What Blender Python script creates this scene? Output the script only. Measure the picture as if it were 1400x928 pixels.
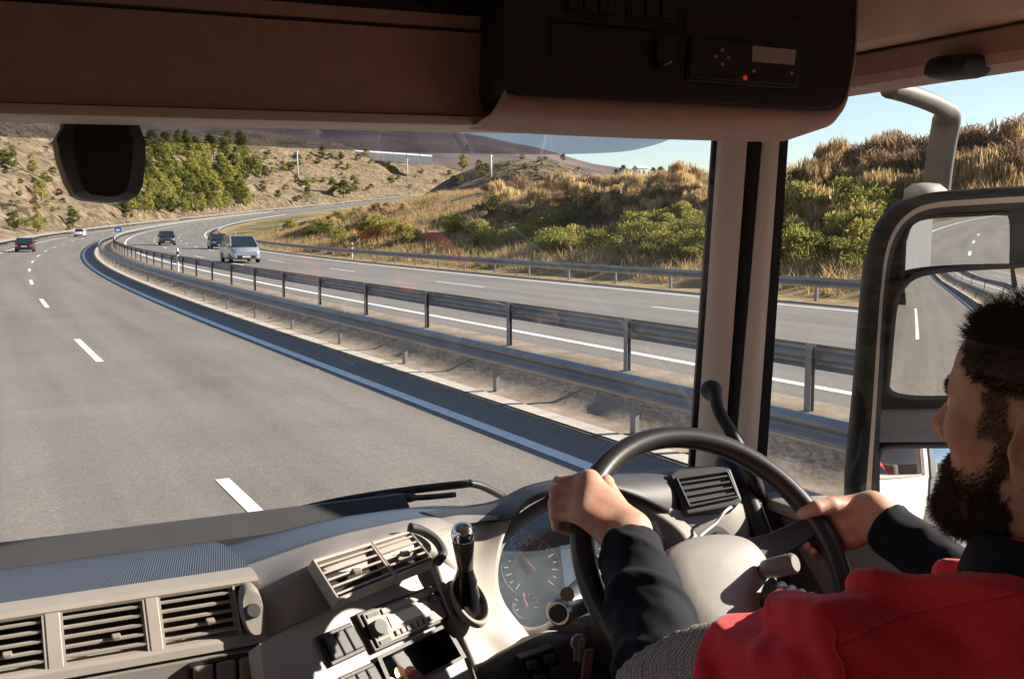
import bpy, bmesh, math, random
import numpy as np
from mathutils import Vector, Matrix, Euler

for o in list(bpy.data.objects):
    bpy.data.objects.remove(o)
scene = bpy.context.scene
COL = scene.collection
random.seed(7)
RNG = np.random.default_rng(11)
R_ = math.radians

# ------------------------------------------------------------------ camera
CAM_H = 2.7                       # eye height above the carriageway
FPX, CXP, CYP = 1450.0, 700.0, 464.0
YAW = math.atan(750 / 1450.0)     # the photographer looks to the right of the direction of travel (+Y)
PIT = -math.atan(153 / 1450.0)
cam_data = bpy.data.cameras.new('camera')
cam = bpy.data.objects.new('camera', cam_data)
COL.objects.link(cam)
cam.location = (0, 0, CAM_H)
cam.rotation_euler = (math.pi / 2 + PIT, 0, -YAW)
cam_data.sensor_width = 36.0
cam_data.lens = 36.0 * FPX / 1400.0
cam_data.clip_start = 0.05
cam_data.clip_end = 20000
scene.camera = cam

# ------------------------------------------------------------------ sky and sun
SUN_AZ = R_(105)                   # measured clockwise from +Y: low sun on the driver's side, a little behind
SUN_EL = R_(25)
world = bpy.data.worlds.new('World')
scene.world = world
world.use_nodes = True
wn = world.node_tree.nodes
wl = world.node_tree.links
wn.clear()
wo = wn.new('ShaderNodeOutputWorld')
wb = wn.new('ShaderNodeBackground')
ws = wn.new('ShaderNodeTexSky')
ws.sky_type = 'NISHITA'
ws.sun_disc = False
ws.sun_elevation = SUN_EL
ws.sun_rotation = SUN_AZ
ws.altitude = 800
ws.air_density = 1.0
ws.dust_density = 0.8
ws.ozone_density = 1.2
wb.inputs['Strength'].default_value = 0.07
wl.new(ws.outputs[0], wb.inputs[0])
wl.new(wb.outputs[0], wo.inputs[0])

sun_data = bpy.data.lights.new('sun', 'SUN')
sun_data.energy = 5.0
sun_data.angle = R_(0.53)
sun_data.color = (1.0, 0.90, 0.76)
sun = bpy.data.objects.new('sun', sun_data)
COL.objects.link(sun)
sdir = Vector((math.sin(SUN_AZ) * math.cos(SUN_EL), math.cos(SUN_AZ) * math.cos(SUN_EL), math.sin(SUN_EL)))
sun.rotation_euler = sdir.to_track_quat('Z', 'Y').to_euler()
sun.location = (30, 0, 30)

scene.view_settings.view_transform = 'Standard'
scene.view_settings.look = 'None'
scene.view_settings.gamma = 1.0
scene.view_settings.use_curve_mapping = False
scene.view_settings.exposure = 1.25
scene.render.engine = 'CYCLES'
cy = scene.cycles
cy.use_denoising = True
cy.denoiser = 'OPENIMAGEDENOISE'
cy.max_bounces = 10
cy.diffuse_bounces = 4
cy.glossy_bounces = 4
cy.transmission_bounces = 6
cy.transparent_max_bounces = 24
cy.caustics_reflective = False
cy.caustics_refractive = False
cy.sample_clamp_indirect = 6.0

# ------------------------------------------------------------------ pixel -> place
_fw = np.array([math.sin(YAW) * math.cos(PIT), math.cos(YAW) * math.cos(PIT), math.sin(PIT)])
_rt = np.array([math.cos(YAW), -math.sin(YAW), 0.0])
_up = np.cross(_rt, _fw)
CAMP = np.array([0, 0, CAM_H])


def ray(u, v):
    return _fw + _rt * ((u - CXP) / FPX) - _up * ((v - CYP) / FPX)


def P(u, v, X=None, Y=None, Z=None, D=None):
    """photo pixel (1400x928) -> world point on the plane X=, Y=, Z= (Z from the eye) or at depth D"""
    d = ray(u, v)
    if X is not None:
        k = X / d[0]
    elif Y is not None:
        k = Y / d[1]
    elif Z is not None:
        k = Z / d[2]
    else:
        k = D
    return d * k + CAMP


def on_plane(u, v, o, n):
    d = ray(u, v)
    o = np.asarray(o, float) - CAMP
    n = np.asarray(n, float)
    return d * (o @ n) / (d @ n) + CAMP


# ------------------------------------------------------------------ materials
def material(name, col, rough=0.6, metal=0.0, spec=0.5, var=0.0, vscale=8.0, bump=0.0, bscale=60.0, bdist=0.01,
             col2=None, coat=0.0, emit=None, estr=0.0, detail=6.0, alpha=None, sheen=0.0):
    m = bpy.data.materials.new(name)
    m.use_nodes = True
    nt = m.node_tree
    b = nt.nodes['Principled BSDF']
    b.inputs['Base Color'].default_value = (*col, 1)
    b.inputs['Roughness'].default_value = rough
    b.inputs['Metallic'].default_value = metal
    b.inputs['Specular IOR Level'].default_value = spec
    if coat:
        b.inputs['Coat Weight'].default_value = coat
        b.inputs['Coat Roughness'].default_value = 0.08
    if sheen:
        b.inputs['Sheen Weight'].default_value = sheen
    if emit:
        b.inputs['Emission Color'].default_value = (*emit, 1)
        b.inputs['Emission Strength'].default_value = estr
    if var or col2 or bump:
        tc = nt.nodes.new('ShaderNodeTexCoord')
    if var or col2:
        n = nt.nodes.new('ShaderNodeTexNoise')
        n.inputs['Scale'].default_value = vscale
        n.inputs['Detail'].default_value = detail
        n.inputs['Roughness'].default_value = 0.6
        nt.links.new(tc.outputs['Object'], n.inputs['Vector'])
        r = nt.nodes.new('ShaderNodeValToRGB')
        c2 = col2 if col2 else tuple(min(1, c * (1 + var)) for c in col)
        c1 = col if col2 else tuple(c * (1 - var) for c in col)
        r.color_ramp.elements[0].color = (*c1, 1)
        r.color_ramp.elements[0].position = 0.35
        r.color_ramp.elements[1].color = (*c2, 1)
        r.color_ramp.elements[1].position = 0.65
        nt.links.new(n.outputs['Fac'], r.inputs['Fac'])
        nt.links.new(r.outputs[0], b.inputs['Base Color'])
    if bump:
        n2 = nt.nodes.new('ShaderNodeTexNoise')
        n2.inputs['Scale'].default_value = bscale
        n2.inputs['Detail'].default_value = 4
        nt.links.new(tc.outputs['Object'], n2.inputs['Vector'])
        bp = nt.nodes.new('ShaderNodeBump')
        bp.inputs['Strength'].default_value = bump
        bp.inputs['Distance'].default_value = bdist
        nt.links.new(n2.outputs['Fac'], bp.inputs['Height'])
        nt.links.new(bp.outputs[0], b.inputs['Normal'])
    return m


def glass_material(name, tint=(1, 1, 1), refl=1.0, haze=0.0, haze_col=(.5, .45, .4), haze_scale=3.0):
    """a thin pane: lets light straight through, mirrors a little by angle, carries a film of dust or, on the dials, painted haze"""
    m = bpy.data.materials.new(name)
    m.use_nodes = True
    nt = m.node_tree
    nt.nodes.clear()
    out = nt.nodes.new('ShaderNodeOutputMaterial')
    tr = nt.nodes.new('ShaderNodeBsdfTransparent')
    tr.inputs[0].default_value = (*tint, 1)
    gl = nt.nodes.new('ShaderNodeBsdfGlossy')
    gl.inputs['Roughness'].default_value = 0.0
    # reflectance of a thin pane by angle, the same from both sides
    ge = nt.nodes.new('ShaderNodeNewGeometry')
    dt = nt.nodes.new('ShaderNodeVectorMath')
    dt.operation = 'DOT_PRODUCT'
    nt.links.new(ge.outputs['Incoming'], dt.inputs[0])
    nt.links.new(ge.outputs['Normal'], dt.inputs[1])
    prev = dt.outputs['Value']
    for op, val, swap in (('ABSOLUTE', 0, 0), ('SUBTRACT', 1.0, 1), ('POWER', 5.0, 0), ('MULTIPLY', .92, 0), ('ADD', .08, 0), ('MULTIPLY', refl, 0)):
        ml = nt.nodes.new('ShaderNodeMath')
        ml.operation = op
        if swap:
            ml.inputs[0].default_value = val
            nt.links.new(prev, ml.inputs[1])
        else:
            nt.links.new(prev, ml.inputs[0])
            ml.inputs[1].default_value = val
        prev = ml.outputs[0]
    mx = nt.nodes.new('ShaderNodeMixShader')
    nt.links.new(ml.outputs[0], mx.inputs[0])
    nt.links.new(tr.outputs[0], mx.inputs[1])
    nt.links.new(gl.outputs[0], mx.inputs[2])
    last = mx
    if haze:
        df = nt.nodes.new('ShaderNodeBsdfDiffuse')
        df.inputs[0].default_value = (*haze_col, 1)
        tc = nt.nodes.new('ShaderNodeTexCoord')
        n = nt.nodes.new('ShaderNodeTexNoise')
        n.inputs['Scale'].default_value = haze_scale
        n.inputs['Detail'].default_value = 5
        nt.links.new(tc.outputs['Object'], n.inputs['Vector'])
        m2 = nt.nodes.new('ShaderNodeMath')
        m2.operation = 'MULTIPLY'
        m2.inputs[1].default_value = haze * 2
        nt.links.new(n.outputs['Fac'], m2.inputs[0])
        mx2 = nt.nodes.new('ShaderNodeMixShader')
        nt.links.new(m2.outputs[0], mx2.inputs[0])
        nt.links.new(mx.outputs[0], mx2.inputs[1])
        nt.links.new(df.outputs[0], mx2.inputs[2])
        last = mx2
    nt.links.new(last.outputs[0], out.inputs[0])
    return m


# ------------------------------------------------------------------ objects
ORG = {}


def tag(o, label=None, cat=None, group=None, kind=None):
    if label:
        o['label'] = label
    if cat:
        o['category'] = cat
    if group:
        o['group'] = group
    if kind:
        o['kind'] = kind
    return o


def thing(name, label, cat, loc=(0, 0, 0), group=None):
    o = bpy.data.objects.new(name, None)
    o.empty_display_size = 0.1
    COL.objects.link(o)
    o.location = loc
    ORG[o.name] = np.array(loc, float)
    return tag(o, label, cat, group)


def copy_tree(o, parent=None):
    c = o.copy()
    COL.objects.link(c)
    c.parent = parent
    for ch in o.children:
        copy_tree(ch, c)
    return c


class MB:
    """collects shapes, in world coordinates, for ONE mesh object"""

    def __init__(self):
        self.v = []
        self.f = []
        self.mi = []
        self.cur = 0

    def add(self, vs, fs):
        b = len(self.v)
        self.v.extend([tuple(map(float, p)) for p in vs])
        self.f.extend([tuple(i + b for i in f) for f in fs])
        self.mi.extend([self.cur] * len(fs))
        return self

    def box(self, c, s, M=None, bev=0.0):
        x, y, z = s[0] / 2, s[1] / 2, s[2] / 2
        if bev > 0:
            bm = bmesh.new()
            bmesh.ops.create_cube(bm, size=1)
            for v in bm.verts:
                v.co = Vector((v.co.x * s[0], v.co.y * s[1], v.co.z * s[2]))
            bmesh.ops.bevel(bm, geom=bm.edges[:], offset=min(bev, min(s) * .49), segments=2, profile=.6, affect='EDGES')
            bm.verts.index_update()
            vs = [np.array(v.co) for v in bm.verts]
            fs = [tuple(q.index for q in f.verts) for f in bm.faces]
            bm.free()
        else:
            vs = [np.array((a * x, b * y, d * z)) for a in (-1, 1) for b in (-1, 1) for d in (-1, 1)]
            fs = [(0, 1, 3, 2), (4, 6, 7, 5), (0, 4, 5, 1), (2, 3, 7, 6), (0, 2, 6, 4), (1, 5, 7, 3)]
        if M is not None:
            M = np.asarray(M)
            vs = [M @ p for p in vs]
        return self.add([p + np.asarray(c, float) for p in vs], fs)

    def tube(self, pts, r, n=12, cap=True, closed=False):
        pts = [np.asarray(p, float) for p in pts]
        N = len(pts)
        rr = r if hasattr(r, '__len__') else [r] * N
        vs, fs = [], []
        prev = None
        for i, p in enumerate(pts):
            if closed:
                t = pts[(i + 1) % N] - pts[i - 1]
            else:
                t = pts[min(i + 1, N - 1)] - pts[max(i - 1, 0)]
            t = t / (np.linalg.norm(t) + 1e-12)
            if prev is None:
                a = np.cross(t, (0, 0, 1.0))
                if np.linalg.norm(a) < .05:
                    a = np.cross(t, (1.0, 0, 0))
            else:
                a = prev - t * (prev @ t)
            a = a / np.linalg.norm(a)
            prev = a
            b = np.cross(t, a)
            for k in range(n):
                q = 2 * math.pi * k / n
                vs.append(p + rr[i] * (math.cos(q) * a + math.sin(q) * b))
        M = N if closed else N - 1
        for i in range(M):
            for k in range(n):
                i2 = (i + 1) % N
                fs.append((i * n + k, i * n + (k + 1) % n, i2 * n + (k + 1) % n, i2 * n + k))
        if cap and not closed:
            fs.append(tuple(range(n))[::-1])
            fs.append(tuple((N - 1) * n + k for k in range(n)))
        return self.add(vs, fs)

    def grid(self, rows, close_u=False, flip=False):
        """rows: 2-D list of points"""
        nr, nc = len(rows), len(rows[0])
        vs = [p for r in rows for p in r]
        fs = []
        for i in range(nr - 1):
            for j in range(nc if close_u else nc - 1):
                j2 = (j + 1) % nc
                q = (i * nc + j, i * nc + j2, (i + 1) * nc + j2, (i + 1) * nc + j)
                fs.append(q[::-1] if flip else q)
        return self.add(vs, fs)

    def loft(self, rings, cap=True, closed=True):
        """rings: closed sections of the same count"""
        n = len(rings[0])
        self.grid(rings, close_u=closed)
        if cap:
            b = len(self.v) - n * len(rings)
            self.f.append(tuple(b + k for k in range(n))[::-1])
            self.f.append(tuple(b + (len(rings) - 1) * n + k for k in range(n)))
            self.mi.extend([self.cur] * 2)
        return self

    def prism(self, poly, off):
        """polygon (world points) swept by the vector off, closed at both ends"""
        n = len(poly)
        off = np.asarray(off, float)
        a = [np.asarray(p, float) for p in poly]
        b = [p + off for p in a]
        fs = [tuple(range(n)), tuple(range(2 * n - 1, n - 1, -1))]
        for i in range(n):
            j = (i + 1) % n
            fs.append((i, i + n, j + n, j))
        return self.add(a + b, fs)

    def disc(self, c, nrm, r, n=24, th=0.0, r2=None):
        nrm = np.asarray(nrm, float)
        nrm = nrm / np.linalg.norm(nrm)
        a = np.cross(nrm, (0, 0, 1.0))
        if np.linalg.norm(a) < .05:
            a = np.cross(nrm, (1.0, 0, 0))
        a /= np.linalg.norm(a)
        b = np.cross(nrm, a)
        c = np.asarray(c, float)
        ring = [c + r * (math.cos(q) * a + math.sin(q) * b) for q in np.linspace(0, 2 * math.pi, n, endpoint=False)]
        ring2 = [c + nrm * th + (r2 or r) * (math.cos(q) * a + math.sin(q) * b) for q in np.linspace(0, 2 * math.pi, n, endpoint=False)]
        return self.loft([ring, ring2])

    def build(self, name, mat, parent=None, smooth=False, bevel=0.0, subsurf=0, solid=0.0, auto=None):
        me = bpy.data.meshes.new(name)
        org = ORG.get(parent.name, np.zeros(3)) if parent else np.zeros(3)
        vs = np.array(self.v, float) - org
        me.from_pydata(vs.tolist(), [], self.f)
        mats = mat if isinstance(mat, (list, tuple)) else [mat]
        for m in mats:
            me.materials.append(m)
        if len(mats) > 1:
            me.polygons.foreach_set('material_index', self.mi)
        bm = bmesh.new()
        bm.from_mesh(me)
        bmesh.ops.recalc_face_normals(bm, faces=bm.faces[:])
        bm.to_mesh(me)
        bm.free()
        if smooth:
            me.polygons.foreach_set('use_smooth', [True] * len(me.polygons))
            if auto is not None:
                try:
                    me.set_sharp_from_angle(angle=R_(auto))
                except Exception:
                    pass
        o = bpy.data.objects.new(name, me)
        COL.objects.link(o)
        if parent:
            o.parent = parent
            ORG[o.name] = org
        if solid:
            md = o.modifiers.new('solid', 'SOLIDIFY')
            md.thickness = solid
            md.offset = 0
        if bevel:
            md = o.modifiers.new('bevel', 'BEVEL')
            md.width = bevel
            md.segments = 2
            md.limit_method = 'ANGLE'
            md.angle_limit = R_(35)
        if subsurf:
            md = o.modifiers.new('sub', 'SUBSURF')
            md.levels = subsurf
            md.render_levels = subsurf
        return o


def nrm(v):
    v = np.asarray(v, float)
    return v / np.linalg.norm(v)


def catmull(pts, n):
    """resample control points smoothly to n points"""
    pts = np.asarray(pts, float)
    k = len(pts)
    if k == 2:
        return [pts[0] + (pts[1] - pts[0]) * t for t in np.linspace(0, 1, n)]
    out = []
    for t in np.linspace(0, k - 1, n):
        i = min(int(t), k - 2)
        f = t - i
        p1, p2 = pts[i], pts[i + 1]
        p0 = pts[i - 1] if i > 0 else 2 * p1 - p2
        p3 = pts[i + 2] if i + 2 < k else 2 * p2 - p1
        out.append(.5 * (2 * p1 + (p2 - p0) * f + (2 * p0 - 5 * p1 + 4 * p2 - p3) * f * f + (3 * p1 - p0 - 3 * p2 + p3) * f ** 3))
    return out


def patch(rows, nu=24, nv=16):
    """control rows of (u, v, Y) photo pixels with a distance ahead -> smooth grid of world points"""
    R = [[P(u, v, Y=y) for (u, v, y) in r] for r in rows]
    R = [catmull(r, nu) for r in R]
    cols = [catmull([r[j] for r in R], nv) for j in range(nu)]
    return [[cols[j][i] for j in range(nu)] for i in range(nv)]


def vnoise(x, y, seed=0):
    """smooth value noise, vectorised"""
    x = np.asarray(x, float)
    y = np.asarray(y, float)
    xi = np.floor(x).astype(np.int64)
    yi = np.floor(y).astype(np.int64)
    xf = x - xi
    yf = y - yi

    def hsh(a, b):
        h = (a * 374761393 + b * 668265263 + seed * 974711) & 0x7fffffff
        h = ((h ^ (h >> 13)) * 1274126177) & 0x7fffffff
        return ((h ^ (h >> 16)) & 0xffff) / 65535.0
    u = xf * xf * (3 - 2 * xf)
    v = yf * yf * (3 - 2 * yf)
    return (hsh(xi, yi) * (1 - u) + hsh(xi + 1, yi) * u) * (1 - v) + (hsh(xi, yi + 1) * (1 - u) + hsh(xi + 1, yi + 1) * u) * v


def fbm(x, y, seed=0, oct=4):
    s, a = 0, .5
    for i in range(oct):
        s = s + a * (vnoise(x, y, seed + i) - .5)
        x = x * 2.03
        y = y * 2.03
        a *= .5
    return s


def sstep(a, b, x):
    t = np.clip((np.asarray(x, float) - a) / (b - a), 0, 1)
    return t * t * (3 - 2 * t)
# ================================================================== the land and the two carriageways
RAD, S0, XB = 860.0, 25.0, 6.2       # right-hand bend: radius, start of the bend, white line right of the eye
RB = 1500.0                          # gentle bend behind the lorry


def zr(s):
    s = np.asarray(s, float)
    return 5.27e-5 * np.maximum(0, s - 60) ** 2 * np.where(s > 900, 0, 1) + np.where(s > 900, 5.27e-5 * 840 ** 2 + (s - 900) * .02, 0)


def road_xy(s, t):
    s = np.asarray(s, float)
    t = np.asarray(t, float)
    a = np.maximum(0, s - S0) / RAD
    r = RAD - t
    x = XB + RAD - r * np.cos(a)
    y = np.minimum(np.maximum(s, -20), S0) + r * np.sin(a)
    ab = np.maximum(0, -20 - s) / RB
    x = x + np.where(s < -20, (RB - t) * (1 - np.cos(ab)), 0)
    y = y - np.where(s < -20, (RB - t) * np.sin(ab), 0)
    return x, y


def st_of(x, y):
    x = np.asarray(x, float)
    y = np.asarray(y, float)
    cx = XB + RAD
    r = np.hypot(x - cx, y - S0)
    a = np.arctan2(y - S0, cx - x)
    s = np.where(y < S0, y, S0 + RAD * a)
    t = np.where(y < S0, x - XB, RAD - r)
    return s, t


T_N, T_F, T_R, T_L = 1.5, 2.9, 17.7, -10.0           # guardrail offsets from the white line
e_t = [-12, 1.2, 1.75, 2.75, 3.3, 4.2, 17.0, 17.7, 19.5]
e_z = [0, 0, .02, .46, .50, .50, .40, .38, .38]
c_s = [-600, -60, 0, 25, 38, 44, 46.5, 49.4, 52, 57, 75, 85, 96, 107, 122, 135, 151, 168, 190, 219, 260, 300, 400]
c_z = [2., 3., 6.5, 7.3, 7.4, 7.6, 7.3, 6.5, 6.2, 6.7, 6.8, 7.0, 6.9, 6.2, 6.8, 7.0, 6.5, 5.5, 4.5, 4.1, 4.0, 4.5, 7]


def height(s, t):
    s = np.asarray(s, float)
    t = np.asarray(t, float)
    x, y = road_xy(s, t)
    z = zr(s) + np.interp(t, e_t, e_z)
    # outer hillside (left of the carriageway)
    d = np.maximum(0, -t - 11.2)
    fade = sstep(40, 130, s) * (1 - sstep(760, 980, s)) + .12
    rise = .5 * (75 * (1 - np.exp(-(d / 75) ** 1.15)) * 1.25)
    rise = np.minimum(rise, 36 + .02 * d)
    n1 = fbm(x / 60, y / 60, 3) * 16 + fbm(x / 14, y / 14, 5) * 4.5
    terr = np.round((rise + n1) / 6.0) * 6.0 - n1
    rise2 = rise * .72 + terr * .28
    z = z + np.where(d > 0, fade * (rise2 + n1 * sstep(3, 25, d)), 0)
    # inner bank with its cut face (right)
    cz = np.interp(s, c_s, c_z)
    w = fbm(x / 9, y / 9, 21) * 5.0
    base = zr(s) + .38
    lin = np.clip((t - 19.0) / 24.0, 0, 1)
    cut = sstep(29.0 + w * 1.4, 31.6 + w * 1.4, t) * sstep(-.14, .06, fbm(x / 22, y / 22, 25))
    cw = .24 + .34 * np.exp(-((s - 108) / 40) ** 2)
    up1 = lin * (1 - cw)
    up2 = cw * (cut * .8 + lin * .2 + (1 - sstep(-.14, .06, fbm(x / 22, y / 22, 25))) * lin * .8)
    lump = fbm(x / 5, y / 5, 31) * 1.3 * sstep(20, 26, t) + fbm(x / 1.7, y / 1.7, 37) * .55 * sstep(19.5, 24, t)
    bank = base + (cz - base) * (up1 + up2) + lump * np.clip((cz - base) / 4, 0.15, 1)
    bank = bank - sstep(44, 66, t) * 1.2 + sstep(66, 140, t) * 1.0
    z = np.where(t > 19.2, bank, z)
    # rounded hills further inside the bend
    for (hx, hy, hh, hs) in ((166, 320, 18, 29), (235, 300, 6, 40), (330, 260, 6, 90)):
        z = z + np.where(t > 30, hh * np.exp(-((x - hx) ** 2 + (y - hy) ** 2) / (2 * hs * hs)) * sstep(40, 85, t), 0)
    z = z + np.where(t > 60, (fbm(x / 50, y / 50, 41) * 5 + fbm(x / 15, y / 15, 43) * 5) * sstep(60, 100, t), 0)
    return z


def height_xy(x, y):
    s, t = st_of(x, y)
    return height(s, t)


def hit_ground(u, v, kmin=12, kmax=1500):
    d = ray(u, v)
    ks = np.geomspace(kmin, kmax, 1400)
    h = height_xy(d[0] * ks, d[1] * ks)
    z = d[2] * ks + CAM_H
    i = np.argmax(z < h)
    if not (z < h).any():
        return None
    k = ks[i]
    x, y = d[0] * k, d[1] * k
    return np.array([x, y, float(height_xy(x, y))]), k


# ---------------------------------------------------------------- terrain sheet
sl = np.concatenate([[-2500, -1500, -900, -600, -420, -300], np.arange(-240, -20, 12), np.arange(-20, 20, 4), np.arange(20, 190, 1.1),
                     np.arange(190, 440, 4), np.arange(440, 1000, 7), np.arange(1000, 1500, 30)])
tl = np.concatenate([[-2600, -1700, -1100, -700, -500, -350, -260, -200, -160, -135], np.arange(-118, -12, 2.4), [-11.4, -10.8, -10.25],
                     [-6, -2, .95, 1.2, 1.5, 1.75, 2.0, 2.25, 2.5, 2.75, 3.0, 3.4, 4.2, 8, 12, 15.5, 16.9, 17.4, 17.9, 18.5],
                     np.arange(19.0, 48, .5), np.arange(48, 60, 2.0), np.arange(60, 150, 4), [165, 185, 210, 240, 280, 330, 390, 460, 540, 640, 760]])
SS, TT = np.meshgrid(sl, tl, indexing='ij')
XX, YY = road_xy(SS, TT)
ZZ = height(SS, TT)
inroad = ((TT > -10.3) & (TT < .96)) | ((TT > 3.35) & (TT < 16.95))
ZZ = ZZ - np.where(inroad, .05, 0) - np.where((TT > .97) & (TT < 3.3), .16, 0)
mb = MB()
nr_, nc_ = SS.shape
verts = np.stack([XX.ravel(), YY.ravel(), ZZ.ravel()], 1)
ii, jj = np.meshgrid(np.arange(nr_ - 1), np.arange(nc_ - 1), indexing='ij')
a0 = (ii * nc_ + jj).ravel()
faces = np.stack([a0, a0 + 1, a0 + nc_ + 1, a0 + nc_], 1)


def terrain_material():
    m = bpy.data.materials.new('dry_hillside')
    m.use_nodes = True
    nt = m.node_tree
    L = nt.links
    b = nt.nodes['Principled BSDF']
    b.inputs['Roughness'].default_value = .95
    b.inputs['Specular IOR Level'].default_value = .1
    tc = nt.nodes.new('ShaderNodeTexCoord')

    def noise(sc, det=6, ro=.6):
        n = nt.nodes.new('ShaderNodeTexNoise')
        n.inputs['Scale'].default_value = sc
        n.inputs['Detail'].default_value = det
        n.inputs['Roughness'].default_value = ro
        L.new(tc.outputs['Object'], n.inputs['Vector'])
        return n

    def ramp(n, stops):
        r = nt.nodes.new('ShaderNodeValToRGB')
        while len(r.color_ramp.elements) < len(stops):
            r.color_ramp.elements.new(.5)
        for e, (p, c) in zip(r.color_ramp.elements, stops):
            e.position = p
            e.color = (*c, 1)
        L.new(n.outputs['Fac'], r.inputs['Fac'])
        return r

    def mix(f, a, c, mode='MIX'):
        x = nt.nodes.new('ShaderNodeMix')
        x.data_type = 'RGBA'
        x.blend_type = mode
        if hasattr(f, 'links') or hasattr(f, 'is_linked'):
            L.new(f, x.inputs[0])
        else:
            x.inputs[0].default_value = f
        L.new(a, x.inputs[6])
        L.new(c, x.inputs[7])
        return x.outputs[2]
    zone = nt.nodes.new('ShaderNodeAttribute')
    zone.attribute_name = 'zone'
    sep = nt.nodes.new('ShaderNodeSeparateColor')
    L.new(zone.outputs['Color'], sep.inputs[0])
    straw = ramp(noise(.9, 8, .7), [(.3, (.20, .135, .075)), (.5, (.36, .26, .14)), (.7, (.47, .36, .20))])
    hill = ramp(noise(.11, 9, .72), [(.32, (.10, .088, .05)), (.45, (.19, .145, .092)), (.6, (.29, .225, .155)), (.75, (.25, .175, .12))])
    green = ramp(noise(2.2, 7, .7), [(.35, (.05, .06, .02)), (.55, (.13, .145, .045)), (.72, (.30, .24, .11))])
    earth = ramp(noise(1.6, 9, .75), [(.3, (.05, .036, .03)), (.5, (.13, .075, .052)), (.7, (.22, .135, .09))])
    scrub = ramp(noise(.55, 6, .65), [(.44, (.10, .10, .05)), (.53, (1, 1, 1))])
    hillc = mix(.8, hill.outputs[0], scrub.outputs[0], 'MULTIPLY')
    c = mix(sep.outputs[0], hillc, straw.outputs[0])
    c = mix(sep.outputs[1], c, green.outputs[0])
    c = mix(sep.outputs[2], c, earth.outputs[0])
    L.new(c, b.inputs['Base Color'])
    bp = nt.nodes.new('ShaderNodeBump')
    bp.inputs['Strength'].default_value = .8
    bp.inputs['Distance'].default_value = .25
    L.new(noise(2.5, 9, .75).outputs['Fac'], bp.inputs['Height'])
    L.new(bp.outputs[0], b.inputs['Normal'])
    return m


M_TERR = terrain_material()
me = bpy.data.meshes.new('terrain')
me.from_pydata(verts.tolist(), [], faces.tolist())
me.materials.append(M_TERR)
gx = np.gradient(ZZ, axis=1) / np.maximum(np.gradient(TT, axis=1), .1)
nzone = fbm(XX / 6, YY / 6, 77)
zs = np.zeros((nr_, nc_, 4))
zs[..., 3] = 1
right = TT > 17
zs[..., 0] = np.where(right, np.clip(1 - .0 * TT, 0, 1), .25 * sstep(-.1, .2, nzone)) * (1 - sstep(52, 80, TT))
gmask = sstep(19.3, 21, TT) * (1 - sstep(28.5, 33.5, TT)) * sstep(-.16, .1, nzone)
zs[..., 1] = np.where(right, gmask, 0)
zs[..., 2] = np.where(right & (TT < 43), sstep(.36, .75, gx) * sstep(-.35, -.05, fbm(XX / 4, YY / 4, 79)), .45 * sstep(.5, 1.2, -gx) * (TT < -12))
ca = me.color_attributes.new('zone', 'FLOAT_COLOR', 'POINT')
ca.data.foreach_set('color', zs.reshape(-1).astype(np.float32))
me.polygons.foreach_set('use_smooth', [True] * len(me.polygons))
terrain = bpy.data.objects.new('terrain', me)
COL.objects.link(terrain)
tag(terrain, kind='structure')

# ---------------------------------------------------------------- asphalt, median and painted lines


def asphalt_material(name, base):
    m = bpy.data.materials.new(name)
    m.use_nodes = True
    nt = m.node_tree
    L = nt.links
    b = nt.nodes['Principled BSDF']
    b.inputs['Roughness'].default_value = .85
    b.inputs['Specular IOR Level'].default_value = .35
    uv = nt.nodes.new('ShaderNodeUVMap')
    uv.uv_map = 'road'                       # u = metres across, v = metres along
    tc = nt.nodes.new('ShaderNodeTexCoord')
    fine = nt.nodes.new('ShaderNodeTexNoise')
    fine.inputs['Scale'].default_value = 26
    fine.inputs['Detail'].default_value = 6
    fine.inputs['Roughness'].default_value = .75
    L.new(tc.outputs['Object'], fine.inputs['Vector'])
    mp = nt.nodes.new('ShaderNodeMapping')
    mp.inputs['Scale'].default_value = (1.1, .035, 1)
    L.new(uv.outputs[0], mp.inputs[0])
    streak = nt.nodes.new('ShaderNodeTexNoise')
    streak.inputs['Scale'].default_value = 1.0
    streak.inputs['Detail'].default_value = 5
    L.new(mp.outputs[0], streak.inputs['Vector'])
    big = nt.nodes.new('ShaderNodeTexNoise')
    big.inputs['Scale'].default_value = .35
    big.inputs['Detail'].default_value = 4
    L.new(tc.outputs['Object'], big.inputs['Vector'])

    def ramp(n, lo, hi):
        r = nt.nodes.new('ShaderNodeMapRange')
        r.inputs['From Min'].default_value = .3
        r.inputs['From Max'].default_value = .7
        r.inputs['To Min'].default_value = lo
        r.inputs['To Max'].default_value = hi
        L.new(n.outputs['Fac'], r.inputs['Value'])
        return r.outputs[0]

    def mul(a, c):
        x = nt.nodes.new('ShaderNodeMath')
        x.operation = 'MULTIPLY'
        L.new(a, x.inputs[0])
        L.new(c, x.inputs[1])
        return x.outputs[0]
    mid = nt.nodes.new('ShaderNodeTexNoise')
    mid.inputs['Scale'].default_value = 5.5
    mid.inputs['Detail'].default_value = 7
    mid.inputs['Roughness'].default_value = .8
    L.new(tc.outputs['Object'], mid.inputs['Vector'])
    f = mul(mul(mul(ramp(fine, .62, 1.38), ramp(streak, .80, 1.16)), ramp(big, .91, 1.08)), ramp(mid, .86, 1.14))
    vm = nt.nodes.new('ShaderNodeVectorMath')
    vm.operation = 'SCALE'
    vm.inputs[0].default_value = base
    L.new(f, vm.inputs['Scale'])
    L.new(vm.outputs[0], b.inputs['Base Color'])
    bp = nt.nodes.new('ShaderNodeBump')
    bp.inputs['Strength'].default_value = .35
    bp.inputs['Distance'].default_value = .008
    L.new(fine.outputs['Fac'], bp.inputs['Height'])
    L.new(bp.outputs[0], b.inputs['Normal'])
    return m


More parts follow.
